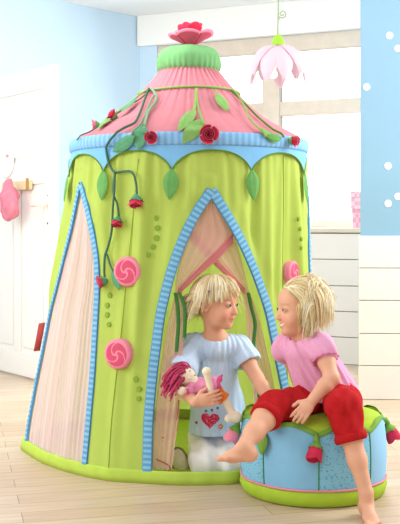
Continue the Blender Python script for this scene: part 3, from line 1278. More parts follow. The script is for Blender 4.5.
def petal(q, c, ax, a, r0, r1, h, spread, m, bow=0.0, rim=1, flare=1.6):
    ax = V(ax).normalized()
    x = ax.cross(V((0, 1, 0.2))).normalized()
    y = ax.cross(x).normalized()
    rows, ri = [], []
    for i in range(9):
        v = i / 8
        rad = r0 + (r1 - r0) * v ** flare
        row = []
        for j in range(11):
            u = (j - 5) / 5
            wd = spread * (0.55 + 0.45 * math.sin(PI * (0.1 + 0.62 * v)))
            an = a + u * wd
            hh = h * v * (1 - 0.22 * u * u * v) - bow * v * v
            rr = rad * (1 - 0.06 * u * u)
            row.append(V(c) + x * (rr * math.cos(an)) + y * (rr * math.sin(an)) + ax * hh)
        rows.append(row)
    b = len(q.f)
    q.grid(rows, m=m)
    for f in range(b, len(q.f)):
        if (f - b) // 10 >= 7:
            q.m[f] = rim
# big rose
rc = TC + V((0.008, -0.005, 1.708))
for k, (a, r1, h, sp, bow) in enumerate([(0.2, 0.098, 0.05, 0.62, 0.0), (1.45, 0.098, 0.055, 0.62, 0.0), (2.7, 0.10, 0.06, 0.62, 0.0), (3.95, 0.100, 0.085, 0.62, 0.0), (5.2, 0.09, 0.085, 0.62, 0.0)]):
    q = MB(); petal(q, rc, (0, 0, 1), a, 0.012, r1, h, sp, 0, bow, 1, 0.9)
    o = q.build('rose_petal', [M_DKPINK, M_ROSEP], tent)
    md = o.modifiers.new('t', 'SOLIDIFY'); md.thickness = 0.006
for k in range(4):
    q = MB(); petal(q, rc, (0, 0, 1), 0.5 + k * 1.57, 0.010, 0.058 - 0.004 * k, 0.088 + 0.008 * k, 0.85, 0, 0, 1, 1.0)
    o = q.build('rose_petal', [M_RED, M_RED], tent)
    md = o.modifiers.new('t', 'SOLIDIFY'); md.thickness = 0.005
for k in range(3):
    q = MB(); petal(q, rc, (0, 0, 1), 1.1 + k * 2.1, 0.008, 0.026, 0.098, 1.1, 0, 0, 0, 0.8)
    o = q.build('rose_petal', [M_RED, M_RED], tent)
    md = o.modifiers.new('t', 'SOLIDIFY'); md.thickness = 0.004

def rosebud(c, ax, r, parent, outer=None, calyx=None, name='rosebud', tulip=False):
    """small felt rose: a wound heart, three open petals, a green calyx behind"""
    c, ax = V(c), V(ax).normalized()
    x = ax.orthogonal().normalized()
    y = ax.cross(x)
    q = MB()
    rows = []
    for i in range(46):
        a = i * 0.42
        rad = r * (0.10 + 0.72 * i / 45)
        p = x * math.cos(a) + y * math.sin(a)
        top = r * (1.05 - 0.25 * i / 45)
        rows.append([c + p * (rad * 0.55), c + p * rad + ax * (top * 0.6), c + p * (rad * 1.02) + ax * top, c + p * (rad * 0.90) + ax * (top * 0.97)])
    q.grid(rows, m=0)
    for f in range(len(q.f)):
        if f % 3 == 2:
            q.m[f] = 1
    for k in range(3):
        if tulip:
            petal(q, c, ax, k * 2.09 + 0.5, r * 0.5, r * 0.98, r * 1.75, 1.25, 0, 0.0, 0, 0.35)
        else:
            petal(q, c, ax, k * 2.09 + 0.5, r * 0.3, r * 1.12, r * 1.0, 1.0, 0, 0.0, 1, 0.8)
    q.lathe([(0, -0.05 * r), (r * 0.45, 0), (r * 0.7, 0.25 * r), (r * 0.6, 0.3 * r), (0, 0.3 * r)], c, ax, 14, m=0)
    o = q.build(name, [outer or M_RED, M_DKPINK], parent)
    if calyx:
        g = MB()
        g.lathe([(0.002, -0.62 * r), (r * 0.25, -0.55 * r), (r * 0.62, -0.1 * r), (r * 0.75, 0.22 * r), (r * 0.66, 0.24 * r)], c, ax, 12)
        for k in range(5):
            a = k * 2 * PI / 5
            d = x * math.cos(a) + y * math.sin(a)
            b0 = c + d * (r * 0.62)
            lm = leaf_mb(b0, b0 + ax * (r * 0.34) + d * (r * 0.30), d, r * 0.45, 0.002)
            g.add(lm.v, lm.f)
        g.build('calyx', calyx, o)
    return o

def vine(pts, m, r=0.0045, off=0.010):
    q = MB()
    q.tube([over(p, r + 0.001) for p in catmull(world_path(pts, off), 6)], r, 7)
    return q.build('vine', m, tent)
# left-hand vines
v1 = vine([(150, 90.5), (143, 95), (134, 99.5), (127, 105), (120.5, 110), (110, 117), (104, 121)], M_VINEL, 0.004)
v1b = vine([(152, 91.5), (141, 101), (128, 108), (118, 113), (107, 123), (93.5, 132.5), (80, 140)], M_VINED, 0.003)
v2 = vine([(151, 91), (147, 101), (143, 111.5), (138, 123), (134, 127.5), (124, 132), (116, 137), (111, 144), (109.5, 150), (111, 162), (113.5, 169), (118, 173)], M_VINED, 0.005, 0.016)
v2a = vine([(118, 173), (124, 171.5), (131, 171.5), (136, 175), (138.5, 184), (139.5, 195)], M_VINED, 0.0045, 0.014)
v2b = vine([(118, 173), (116, 182), (116, 194), (119, 204), (120, 217)], M_VINED, 0.004, 0.014)
v2c = vine([(118, 173), (117.5, 190), (116, 207), (114.5, 231), (109, 247), (107, 256), (106.5, 270), (107, 277)], M_VINED, 0.0045, 0.018)
v2d = vine([(108, 254), (111, 263), (114.5, 270), (117, 276)], M_VINED, 0.004, 0.014)
v3 = vine([(153, 91), (157, 97), (157, 104), (150, 113), (147, 121), (145, 132)], M_VINEG, 0.0055, 0.014)
v3b = vine([(156, 97), (152, 103), (146, 117), (141, 127), (133, 136)], M_VINEG, 0.004, 0.012)
# middle and right-hand vines
v4 = vine([(196, 91), (195.5, 101), (194, 112), (189, 120)], M_VINEL, 0.0055, 0.012)
v4b = vine([(196, 93), (197.5, 108), (201, 119), (204, 127)], M_VINEL, 0.0045, 0.010)
v5 = vine([(214, 91), (216, 96), (220, 101)], M_VINEL, 0.004)
v6 = vine([(229, 91.5), (236, 98), (246, 108), (257, 119), (270, 130), (281, 137.5)], M_OLIVE, 0.0045)
v6b = vine([(231, 92), (240, 104), (248, 121), (257, 131), (263, 137)], M_VINEL, 0.004, 0.014)
def orient(px, py, dx, dy, k):
    """outward normal tipped towards a direction along the photo"""
    n = surf_n(px, py)
    return (n * (1 - k) + V((dx, 0, -dy)).normalized() * k)
rosebud(surf(97, 124.5, 0.012), orient(97, 124.5, -1, 0.35, 0.75), 0.020, v1, M_ROSEP, M_LEAF)
rosebud(surf(115.5, 119, 0.010), orient(115, 119, -0.3, 0.2, 0.3), 0.025, v1, M_RED, M_LEAF)
leaf_px((109, 121), (100, 132), 0.030, M_LEAFL, 0.013, v1)
leaf_px((112, 121), (103, 129), 0.024, M_LEAFL, 0.014, v1)
leaf_px((139, 102), (122, 117), 0.040, M_LEAFT, 0.018, v1)
rosebud(surf(139.7, 199, 0.022), orient(139.7, 200, 0.05, 1, 0.8), 0.031, v2a, M_RED, M_LEAFT)
rosebud(surf(119.8, 220, 0.022), orient(119.8, 220, 0.0, 1, 0.75), 0.025, v2b, M_RED, M_LEAFT)
rosebud(surf(107, 281, 0.022), orient(104, 281, -0.95, 0.3, 0.75), 0.026, v2c, M_DKPINK, M_LEAFT)
leaf_px((114, 270), (122, 290), 0.034, M_LEAFT, 0.014, v2d)
leaf_px((137, 137), (115, 152), 0.048, M_LEAFT, 0.018, v3b)
leaf_px((145, 129), (141, 151), 0.058, M_LEAFT, 0.022, v3)
rosebud(surf(153, 137.5, 0.014), orient(153, 137, 0.2, 0.2, 0.2), 0.023, v3, M_RED, M_LEAFT)
leaf_px((194, 112), (179, 132), 0.050, M_LEAFL, 0.014, v4)
leaf_px((201, 124), (183, 144), 0.055, M_LEAFL, 0.018, v4b)
rosebud(surf(207, 134, 0.016), orient(207, 133, 0, 0.2, 0.15), 0.034, v4b, M_RED, M_LEAFL)
leaf_px((217, 96), (226, 114), 0.052, M_LEAFL, 0.012, v5)
rosebud(surf(288.5, 140.5, 0.012), orient(288, 141, 0.3, 0.2, 0.3), 0.024, v6, M_RED, M_LEAFL)
leaf_px((258, 131), (272, 144), 0.034, M_LEAFL, 0.014, v6b)
leaf_px((278, 139), (264, 137), 0.032, M_LEAF, 0.014, v6)

# flat swirl roses sewn on the walls
def swirl(px, py, r, thick=0.013):
    c = surf(px, py, 0.014)
    n = surf_n(px, py)
    x = n.cross(V((0, 0, 1))).normalized() * -1
    y = n.cross(x) * -1
    y = V((0, 0, 1)) - n * n.z
    y.normalize()
    x = y.cross(n).normalized()
    q = MB()
    NA, NRR = 120, 34
    rows = []
    rad = [r * i / NRR for i in range(NRR + 1)]
    for i, rr in enumerate(rad):
        row = []
        for k in range(NA):
            a = 2 * PI * k / NA
            h = thick * (1 - (rr / r) ** 6 * 0.7)
            row.append(c + x * (rr * math.cos(a)) + y * (rr * math.sin(a)) + n * h)
        rows.append(row)
    rows.append([p - n * (thick * 2.2) for p in rows[-1]])
    q.grid(rows, cv=True, flip=False)
    for f in range(len(q.f)):
        i, k = f // NA, f % NA
        rr = (i + 0.5) / NRR
        a = 2 * PI * (k + 0.5) / NA
        if rr > 0.80 or i >= NRR:
            q.m[f] = 0
            continue
        ph = (a / (2 * PI) * 3 + 1.55 * rr ** 0.8) % 1.0
        line = min(ph, 1 - ph) * rr * 2 * PI / 3
        q.m[f] = 0 if line < 0.080 else 1
    q.build('swirl_rose', [M_ROSEP, M_DKPINK], tent)
swirl(129, 271.5, 0.056)
swirl(120.5, 353.5, 0.056)
swirl(292, 272.5, 0.046)
# small green felt dots
M_FDOT = mat('green_felt_dot', '#86a63c', 0.9)
for px, py, r in ((156, 218, .0095), (157, 228, .011), (156, 238, .011), (152.5, 247, .0105), (148, 255, .010), (109.5, 295.5, .011), (106.8, 305.5, .011), (106.8, 315, .0105), (108.5, 324.5, .010),
                  (136.5, 379, .0105), (139.3, 389, .0105), (139, 398.5, .0095), (295.5, 219, .008), (296.5, 229, .008), (297, 239, .008), (297, 248, .008)):
    c = surf(px, py, 0.004)
    q = MB()
    q.lathe([(0, 0.0015), (r * 0.9, 0.0012), (r, 0.0), (r, -0.005)], c, surf_n(px, py), 18)
    q.build('felt_dot', M_FDOT, tent, smooth=False)
# fabric tag on the left edge
p = surf(44, 337, 0.0)
th, z = cast(44, 337)
q = MB()
q.grid([[TP(th - 0.03, z + 0.06, 0.008, False), TP(th - 0.03, z - 0.06, 0.008, False)], [TP(th - 0.05, z + 0.055, 0.035, False), TP(th - 0.05, z - 0.065, 0.035, False)]])
o = q.build('fabric_tag', mat('dark_red_tag', '#a83f3c', 0.8), tent)
md = o.modifiers.new('t', 'SOLIDIFY'); md.thickness = 0.003
# ------------------------------------------------------------------ the round pouf
PC = V((0.406, -0.645, 0.0))
PR, PH = 0.252, 0.285
pouf = thing('pouf', 'round light blue flower pouf with lime trim that the child in pink sits on', 'pouf', PC.copy())
def dotted(name, c1, c2, sc):
    m = mat(name, c1, 0.9, spec=0.15)
    N, L = m.node_tree.nodes, m.node_tree.links
    tc = N.new('ShaderNodeTexCoord')
    vo = N.new('ShaderNodeTexVoronoi')
    vo.inputs['Scale'].default_value = sc
    L.new(tc.outputs['Object'], vo.inputs['Vector'])
    lt = N.new('ShaderNodeMath'); lt.operation = 'LESS_THAN'; lt.inputs[1].default_value = 0.27
    L.new(vo.outputs['Distance'], lt.inputs[0])
    mx = N.new('ShaderNodeMix'); mx.data_type = 'RGBA'
    mx.inputs[6].default_value = (*hexc(c1), 1)
    mx.inputs[7].default_value = (*hexc(c2), 1)
    L.new(lt.outputs[0], mx.inputs[0])
    L.new(mx.outputs[2], N['Principled BSDF'].inputs['Base Color'])
    return m
M_PB = mat('pouf_plain_blue', '#86bfe0', 0.9, vary=0.02, vscale=30, spec=0.15, bump=0.06, bscale=600)
M_PD = dotted('pouf_dotted_blue', '#86c4de', '#4f97b8', 125)
M_PL = mat('pouf_pale_blue', '#97c9e8', 0.9, spec=0.15)
M_PG = mat('pouf_lime', '#a8c83c', 0.9, vary=0.05, vscale=20, spec=0.15)
M_PGD = mat('pouf_green_ribbon', '#79a844', 0.85, vary=0.05, vscale=30)
M_PP = mat('pouf_pink_piping', '#e0909a', 0.85)
M_PS = mat('pouf_green_seam', '#3f8d4c', 0.85)
SEAM0 = math.radians(-2)
def pouf_r(t, z):
    f = z / PH
    b = PR + 0.010 * math.sin(PI * min(1, max(0, f))) - 0.004
    a = (t - SEAM0) % (PI / 4) / (PI / 4)
    return b + 0.006 * math.sin(PI * a) ** 0.6 * math.sin(PI * min(1, max(0.05, f)))
def PPt(t, z, off=0.0):
    r = pouf_r(t, z) + off
    return PC + V((r * math.sin(t), -r * math.cos(t), z))
def rim_z(t):
    """the scalloped edge between the blue sides and the lime top"""
    a = (t - SEAM0) % (PI / 4) / (PI / 4)
    return 0.246 + 0.032 * math.sin(PI * a) ** 1.2
for k in range(8):
    a0 = SEAM0 + k * PI / 4
    rows = []
    for j in range(15):
        row = []
        for i in range(17):
            t = a0 + (PI / 4) * i / 16
            z = 0.058 + (rim_z(t) - 0.058) * j / 14
            row.append(PPt(t, z))
        rows.append(row)
    q = MB(); q.grid(rows)
    q.build('side_panel', [M_PD, M_PL, M_PB, M_PD, M_PB, M_PL, M_PD, M_PB][k], pouf)
    if True:
        q = MB()
        q.tube([PPt(a0, z, 0.0005) for z in np.linspace(0.06, 0.236, 12)], 0.0026, 6)
        q.build('panel_seam', M_PS, pouf)
ts = [2 * PI * i / 160 for i in range(160)]
q = MB()
q.grid([[PPt(t, 0.004, -0.02) for t in ts], [PPt(t, 0.0, -0.006) for t in ts], [PPt(t, 0.006, 0.004) for t in ts], [PPt(t, 0.03, 0.010 + 0.002 * math.sin(23 * t)) for t in ts],
        [PPt(t, 0.05, 0.006) for t in ts], [PPt(t, 0.06, -0.002) for t in ts]], cv=True)
q.build('base_band', M_PG, pouf)
q = MB(); q.tube([PPt(t, 0.060, 0.003) for t in ts], 0.0042, 6, closed=True)
q.build('piping', M_PP, pouf)
# lime top cushion
rows = []
for j in range(17):
    f = j / 16
    row = []
    for t in ts:
        z0 = rim_z(t)
        if f < 0.35:
            g = f / 0.35
            p0 = PPt(t, z0, -0.001)
            p1 = PPt(t, 0.262, -0.008)
            row.append(V((PC.x, PC.y, 0)) + V(((p0 - PC).lerp(p1 - PC, g).x, (p0 - PC).lerp(p1 - PC, g).y, z0 + (0.268 - z0) * g)))
        else:
            g = (f - 0.35) / 0.65
            r = (pouf_r(t, 0.262) - 0.008) * math.cos(g * PI / 2)
            row.append(PC + V((r * math.sin(t), -r * math.cos(t), 0.268 + 0.022 * math.sin(g * PI / 2))))
    rows.append(row)
q = MB(); q.grid(rows, cv=True)
q.build('top_cushion', M_PG, pouf)
# green ribbon along the scallops
q = MB()
rows = []
for e, (o, dz_) in enumerate(((0.0, -0.009), (0.005, -0.007), (0.006, 0.0), (0.005, 0.007), (0.0, 0.009))):
    rows.append([PPt(t, min(rim_z(t) + dz_, 0.283), o - (0.004 if rim_z(t) + dz_ > 0.27 else 0)) for t in ts])
q.grid(rows, cv=True)
q.build('ribbon', M_PGD, pouf)
for k, colr in ((0, M_RED), (2, M_RED), (6, M_ROSEP), (4, M_RED)):
    a = SEAM0 + k * PI / 4 + (0.06 if k == 2 else 0)
    if k == 0:
        a -= math.radians(2)
    n = V((math.sin(a), -math.cos(a), 0))
    st = MB()
    top_ = PPt(a, 0.252, 0.008)
    end = PPt(a, 0.222, 0.016) if k != 2 else PPt(a, 0.226, 0.014)
    st.tube([top_, top_.lerp(end, 0.5) + n * 0.006, end], [0.008, 0.009, 0.011], 8)
    so = st.build('bud_stalk', M_PGD, pouf)
    rosebud(end + V((0, 0, -0.008)) + n * 0.006, (n * 0.45 + V((-0.25 if k == 0 else 0, 0, -0.9))), 0.029, so, colr, M_PGD, tulip=True)
# leaf loop that shows beside the child's calf
q = MB()
p0 = PPt(SEAM0 - PI / 4, 0.245, 0.010)
leaf_mb(p0, PPt(SEAM0 - PI / 4 + 0.02, 0.165, 0.016), V((math.sin(SEAM0 - PI / 4), -math.cos(SEAM0 - PI / 4), 0)), 0.05, 0.008).build('felt_leaf', M_PGD, pouf)
# ------------------------------------------------------------------ the children
def skin_mat():
    m = mat('child_skin', '#e8b898', 0.55, vcol=True, spec=0.35, sss=0.0)
    return m
M_SKIN = skin_mat()
M_EYEW = mat('eye_white', '#f1ece6', 0.25)
M_IRIS = mat('eye_dark_grey', '#2f3238', 0.2)
M_LASH = mat('lash_brown', '#6b4a38', 0.6)
M_HAIR = mat('blond_hair', '#e6cf9c', 0.45, vcol=True, spec=0.4)
SK = np.array(hexc('#e0a888'))
CHEEK = np.array(hexc('#dd8f78'))
LIPS = np.array(hexc('#d2796e'))
BROW = np.array(hexc('#b98f66'))
MOUTH = np.array(hexc('#8a3a3a'))
TEETH = np.array(hexc('#f2ebe4'))

def head_axes(fwd, up=(0, 0, 1), roll=0.0):
    f = V(fwd).normalized()
    u = V(up)
    u = (u - f * u.dot(f)).normalized()
    l = u.cross(f).normalized()
    if roll:
        R = Matrix.Rotation(roll, 3, f)
        u, l = R @ u, R @ l
    return f, l, u

class Head:
    def __init__(s, c, fwd, up, k=1.0, smile=0.0):
        s.c, s.k, s.smile = V(c), k, smile
        s.f, s.l, s.u = head_axes(fwd, up)
        s.ax = (s.f, s.l, s.u)
    def P(s, a, b, c):
        return s.c + (s.f * a + s.l * b + s.u * c) * s.k
    def build(s, F):
        k = s.k
        def E(p, r, kk=0.01, mode='add', ax=None):
            F.ell(s.P(*p), tuple(x * k for x in r), ax or s.ax, kk * k, mode)
        E((-0.012, 0, 0.022), (0.088, 0.073, 0.083), 0.01)              # skull
        E((0.022, 0, -0.030), (0.060, 0.058, 0.066), 0.03)              # face
        E((0.020, 0, -0.062), (0.052, 0.046, 0.040), 0.02)              # jaw
        E((0.058, 0, -0.088), (0.019, 0.020, 0.016), 0.018)             # chin
        E((0.040, 0, 0.035), (0.042, 0.056, 0.040), 0.02)               # forehead
        for sd in (1, -1):
            E((0.047, 0.035 * sd, -0.040), (0.026, 0.024, 0.026), 0.014)       # cheeks
            E((0.082, 0.030 * sd, -0.004), (0.014, 0.017, 0.011), 0.010, 'sub')  # eye sockets
            E((0.066, 0.030 * sd, -0.003), (0.0145, 0.0155, 0.0135), 0.003)      # lids over the ball
            E((-0.006, 0.073 * sd, -0.014), (0.017, 0.008, 0.026), 0.005)      # ears
            E((-0.002, 0.080 * sd, -0.013), (0.008, 0.005, 0.014), 0.003, 'sub')
            E((0.085, 0.0075 * sd, -0.036), (0.008, 0.007, 0.006), 0.004)      # nostrils
        F.cap(s.P(0.077, 0, -0.004), s.P(0.091, 0, -0.031), 0.0065 * k, 0.0095 * k, 0.008 * k)   # nose
        # mouth: upper and lower lip with a smile line between
        sm = s.smile
        for i in range(-4, 5):
            t = i / 4
            y = 0.0215 * t * (1 + 0.2 * sm)
            x = 0.0775 - 0.017 * t * t
            z = -0.0595 + (0.006 * t * t * (0.5 + sm))
            w = (1 - 0.62 * t * t)
            F.ell(s.P(x, y, z + 0.0035 + 0.0015 * sm * w), tuple(q * k for q in (0.0065 * w + 0.001, 0.0055, 0.0038 * w + 0.001)), s.ax, 0.003 * k)
            F.ell(s.P(x - 0.001, y * 0.9, z - 0.0055 - 0.004 * sm * w), tuple(q * k for q in (0.0068 * w + 0.001, 0.0055, 0.0045 * w + 0.001)), s.ax, 0.003 * k)
    def colour(s, v, col):
        d = (v - np.array(s.c)) / s.k
        a, b, c = d @ np.array(s.f), d @ np.array(s.l), d @ np.array(s.u)
        front = a > 0.03
        def mix(mask, color, amt=1.0):
            w = np.clip(mask * amt, 0, 1)[:, None]
            col[:] = col * (1 - w) + color * w
        for sd in (1, -1):
            g = np.exp(-(((b - 0.036 * sd) / 0.020) ** 2 + ((c + 0.040) / 0.018) ** 2)) * front
            mix(g, CHEEK, 0.6)
            br = (np.abs(b - 0.031 * sd) < 0.019) & (np.abs(c - (0.0195 - 0.15 * np.abs(b - 0.028 * sd))) < 0.0032) & front
            mix(br.astype(float), BROW, 0.5)
            ey = ((b - 0.030 * sd) / 0.0145) ** 2 + ((c + 0.003) / 0.0085) ** 2
            mix(((ey < 1.3) & front & (a > 0.06)).astype(float), np.array(hexc('#b98670')), 0.6)
        g = np.exp(-((b / 0.011) ** 2 + ((c + 0.036) / 0.010) ** 2)) * (a > 0.07)
        mix(g, CHEEK, 0.35)
        t = b / 0.0215 / (1 + 0.2 * s.smile)
        zc = -0.0595 + 0.006 * t * t * (0.5 + s.smile) - 0.0015
        inl = (np.abs(t) < 1.05) & (a > 0.045)
        h = 0.0095 + 0.003 * s.smile
        lip = inl & (np.abs(c - zc) < h * (1 - 0.6 * np.abs(t) ** 2))
        mix(lip.astype(float), LIPS, 0.6)
        gap = inl & (np.abs(c - (zc + 0.0003)) < (0.0014 + 0.0024 * s.smile) * (1 - 0.8 * np.abs(t) ** 2))
        if s.smile > 0.5:
            mix(gap.astype(float), TEETH, 0.9)
        else:
            mix(gap.astype(float), MOUTH, 0.55)
        return col
    def eyes(s, q, look=(0, 0)):
        k = s.k
        for sd in (1, -1):
            c = s.P(0.0665, 0.030 * sd, -0.0035)
            # white, iris and lid line as one small shell on the ball
            for m, ra, rb, dx, dy in ((0, 0.0108, 0.0046, 0.0143, 0), (1, 0.0068, 0.0060, 0.0150, 0)):
                rows = []
                R_ = 0.0152 + (0.0006 if m else 0)
                for i in range(7):
                    rr = i / 6
                    row = []
                    for j in range(20):
                        an = 2 * PI * j / 20
                        y = ra * rr * math.cos(an) + (look[0] * 0.004 if m else 0)
                        z = rb * rr * math.sin(an) + (look[1] * 0.002 if m else 0)
                        z = max(-0.0042, min(z, 0.0046))
                        y2 = y + 0.0
                        x = math.sqrt(max(1e-8, R_ ** 2 - y * y - z * z))
                        row.append(c + (s.f * x + s.l * y2 + s.u * z) * k)
                    rows.append(row)
                q.grid(rows, cv=True, m=m, col=(1, 1, 1, 1))
            R_ = 0.0156
            lash = []
            for i in range(11):
                y = -0.0125 + 0.025 * i / 10
                z = 0.0050 - 26 * y * y
                lash.append(c + (s.f * math.sqrt(max(1e-8, R_ ** 2 - y * y - z * z)) + s.l * y + s.u * z) * k)
            q.tube(lash, 0.0009 * k, 5, m=2, col=(1, 1, 1, 1))

def hand(F, wrist, dirv, palm_n, thumb, L=0.095, curl=0.5, spread=0.12, r=0.0062):
    """palm and five separate bent fingers; palm_n points out of the palm, thumb towards the thumb side"""
    d = V(dirv).normalized()
    n = V(palm_n)
    n = (n - d * n.dot(d)).normalized()
    t = V(thumb)
    t = (t - d * t.dot(d) - n * t.dot(n)).normalized()
    w = V(wrist)
    pl = L * 0.50
    F.ell(w + d * (pl * 0.55), (pl * 0.62, 0.0235, 0.0115), (d, t, n), 0.008)
    lens = (0.44, 0.49, 0.46, 0.36)
    for i, fl in enumerate(lens):
        o = (1.5 - i) * 0.0118
        b = w + d * (pl * 0.92) + t * o
        dd = (d + t * ((1.5 - i) * spread * 0.5)).normalized()
        p, cdir = b, dd
        seg = (0.42, 0.33, 0.25)
        pts = [b - d * 0.012, b]
        for j, sg in enumerate(seg):
            ang = curl * (0.55 + 0.25 * j)
            cdir = (cdir * math.cos(ang) + n * math.sin(ang)).normalized()
            p = p + cdir * (fl * L * sg * 1.15)
            pts.append(p)
        F.chain(pts, [r * 1.02, r * 1.02, r * 0.97, r * 0.9, r * 0.78], 0.0022)
    b = w + d * (pl * 0.28) + t * 0.014
    d1 = (d * 0.62 + t * 0.70 + n * 0.30).normalized()
    d2 = (d * 0.85 + t * 0.25 + n * 0.40).normalized()
    p1 = b + d1 * 0.024
    p2 = p1 + d2 * 0.018
    F.chain([b, p1, p2, p2 + d2 * 0.006], [0.010, r * 1.15, r * 1.0, r * 0.85], 0.004)

def foot(F, ankle, heel_dir, toe_dir, up, L=0.135, w=0.027, side=1):
    d = V(toe_dir).normalized()
    u = V(up)
    u = (u - d * u.dot(d)).normalized()
    s_ = d.cross(u).normalized() * side            # towards the big toe
    a = V(ankle)
    F.ell(a - d * 0.022 - u * 0.026, (0.026, 0.022, 0.024), (d, s_, u), 0.014)          # heel
    F.cap(a - u * 0.010, a + d * (L * 0.42) - u * 0.030, 0.023, 0.017, 0.016)           # instep
    F.ell(a + d * (L * 0.40) - u * 0.036 + s_ * 0.002, (0.036, w, 0.0135), (d, s_, u), 0.012)  # ball
    F.cap(a - d * 0.015 - u * 0.036, a + d * (L * 0.35) - u * 0.038, 0.013, 0.013, 0.014)
    for i in range(5):
        o = (2 - i) * 0.0108
        ln = (0.020, 0.019, 0.017, 0.014, 0.010)[i]
        rr = (0.0088, 0.0066, 0.0062, 0.0058, 0.0054)[i]
        b = a + d * (L * 0.40 + 0.026 - 0.003 * abs(i - 1)) + s_ * o - u * 0.041
        F.chain([b, b + d * ln * 0.7 + u * 0.002, b + d * ln], [rr * 0.95, rr, rr * 0.9], 0.003)

def hair_mesh(hd, spec, n, seed, name, parent):
    """spec(phi, el) -> None or (length, gravity, flick, droop dir) for a root at azimuth phi (0 = front, + = left side), elevation el"""
    rnd = random.Random(seed)
    q = MB()
    base = [np.array(hexc(h)) for h in ('#e9d6a6', '#dcc088', '#f2e6c4', '#cfae74', '#f6edd2')]
    SR = (0.0905, 0.0765, 0.0865)
    cc = V((-0.012, 0, 0.022))
    k = hd.k
    def sphere(dv, off):
        return cc + V((dv.x * (SR[0] + off), dv.y * (SR[1] + off), dv.z * (SR[2] + off)))
    def world(p):
        return hd.P(p.x, p.y, p.z)
    grav_w = V((0, 0, -1))
    grav = V((grav_w.dot(hd.f), grav_w.dot(hd.l), grav_w.dot(hd.u)))
    # under-layer cap
    NA, NE = 64, 40
    vid = {}
    for i in range(NE):
        for j in range(NA):
            el0, el1 = -PI / 2 + PI * i / NE, -PI / 2 + PI * (i + 1) / NE
            p0, p1 = -PI + 2 * PI * j / NA, -PI + 2 * PI * (j + 1) / NA
            if spec((p0 + p1) / 2, (el0 + el1) / 2) is None:
                continue
            cs = [(p0, el0), (p1, el0), (p1, el1), (p0, el1)]
            vs = [world(sphere(V((math.cos(e) * math.cos(p), math.cos(e) * math.sin(p), math.sin(e))), 0.0015)) for p, e in cs]
            q.add(vs, [(0, 1, 2, 3)], 0, col=(*base[1], 1))
    def flow(dv, pole):
        a = dv - pole * dv.dot(pole)
        a = a - dv * a.dot(dv)
        return a.normalized() if a.length > 1e-4 else dv.orthogonal().normalized()
    tries = made = 0
    while made < n and tries < n * 40:
        tries += 1
        el = math.asin(rnd.uniform(-1, 1))
        phi = rnd.uniform(-PI, PI)
        sp = spec(phi, el)
        if sp is None:
            continue
        made += 1
        length, gravity, flick, pole, lay = sp
        pole = V(pole).normalized()
        length *= rnd.uniform(0.85, 1.12)
        layer = rnd.uniform(0.15, 1.0)
        wav, wam = rnd.uniform(0, 6.28), rnd.uniform(0.02, 0.09)
        dv0 = V((math.cos(el) * math.cos(phi), math.cos(el) * math.sin(phi), math.sin(el)))
        ca, cb, ct = rnd.choice(base), rnd.choice(base), rnd.random()
        ccol = ca * ct + cb * (1 - ct)
        for w_ in range(5):
            jx = V((rnd.gauss(0, 1), rnd.gauss(0, 1), rnd.gauss(0, 1))) * 0.055
            dv = (dv0 + jx).normalized()
            p = sphere(dv, 0.001)
            NSEG = 13
            st = length * rnd.uniform(0.9, 1.06) / NSEG
            pts = [p]
            dr = flow(dv, pole)
            for i in range(NSEG):
                f = i / NSEG
                nv = V(((p.x - cc.x) / SR[0], (p.y - cc.y) / SR[1], (p.z - cc.z) / SR[2]))
                nv.normalize()
                fl = flow(nv, pole)
                gt = grav
                out = V((nv.x, nv.y, 0))
                want = fl * max(0.0, 1.0 - 1.5 * f) + gt * (gravity * (0.25 + 1.3 * f)) + out * (flick * f * f * 2) + flow(nv, V((math.sin(wav), math.cos(wav), 0.3)).normalized()) * (wam * math.sin(wav + f * 8))
                dr = (dr * 0.9 + want * 0.55).normalized()
                p = p + dr * st
                lo = 0.002 + lay * layer * min(1, 0.2 + f * 1.5) + 0.0015 * w_ / 5
                e = V(((p.x - cc.x) / (SR[0] + lo), (p.y - cc.y) / (SR[1] + lo), (p.z - cc.z) / (SR[2] + lo)))
                le = e.length
                if p.z > -0.02:
                    tgt = e / le
                    if le < 1 or f < 0.55:
                        p = cc + V((tgt.x * (SR[0] + lo), tgt.y * (SR[1] + lo), tgt.z * (SR[2] + lo)))
                else:
                    rx, ry = 0.070 + lo * 0.6, 0.064 + lo * 0.6
                    rad = math.hypot((p.x + 0.012) / rx, p.y / ry)
                    if 1e-4 < rad < 1:
                        p.x, p.y = (p.x + 0.012) / rad - 0.012, p.y / rad
                pts.append(p.copy())
            tone = rnd.uniform(0.88, 1.08)
            r0 = rnd.uniform(0.0015, 0.0026)
            q.tube([world(x) for x in pts], [k * r0 * (1.0 if i < 8 else 1.0 - (i - 7) / 7.5) + 0.0003 for i in range(len(pts))], 4, col=(*(ccol * tone), 1), caps=False)
    return q.build(name, M_HAIR, parent, col=True)

def body_obj(name, F, heads, parent, lookers):
    v, f = F.mesh()
    col = np.tile(SK, (len(v), 1))
    rng = np.random.default_rng(3)
    for h in heads:
        h.colour(v, col)
    v = list(map(tuple, v))
    q = MB()
    q.v = [V(x) for x in v]
    q.f = [tuple(int(i) for i in x) for x in f]
    q.m = [0] * len(q.f)
    q.uv = [(0, 0)] * len(v)
    q.c = [(*c, 1) for c in col]
    # eyes join the same mesh
    q2 = MB()
    for h, lk in zip(heads, lookers):
        h.eyes(q2, lk)
    q.add(q2.v, q2.f)
    for i in range(len(q2.f)):
        q.m[len(f) + i] = q2.m[i] + 1
    return q.build(name, [M_SKIN, M_EYEW, M_IRIS, M_LASH], parent, col=True)

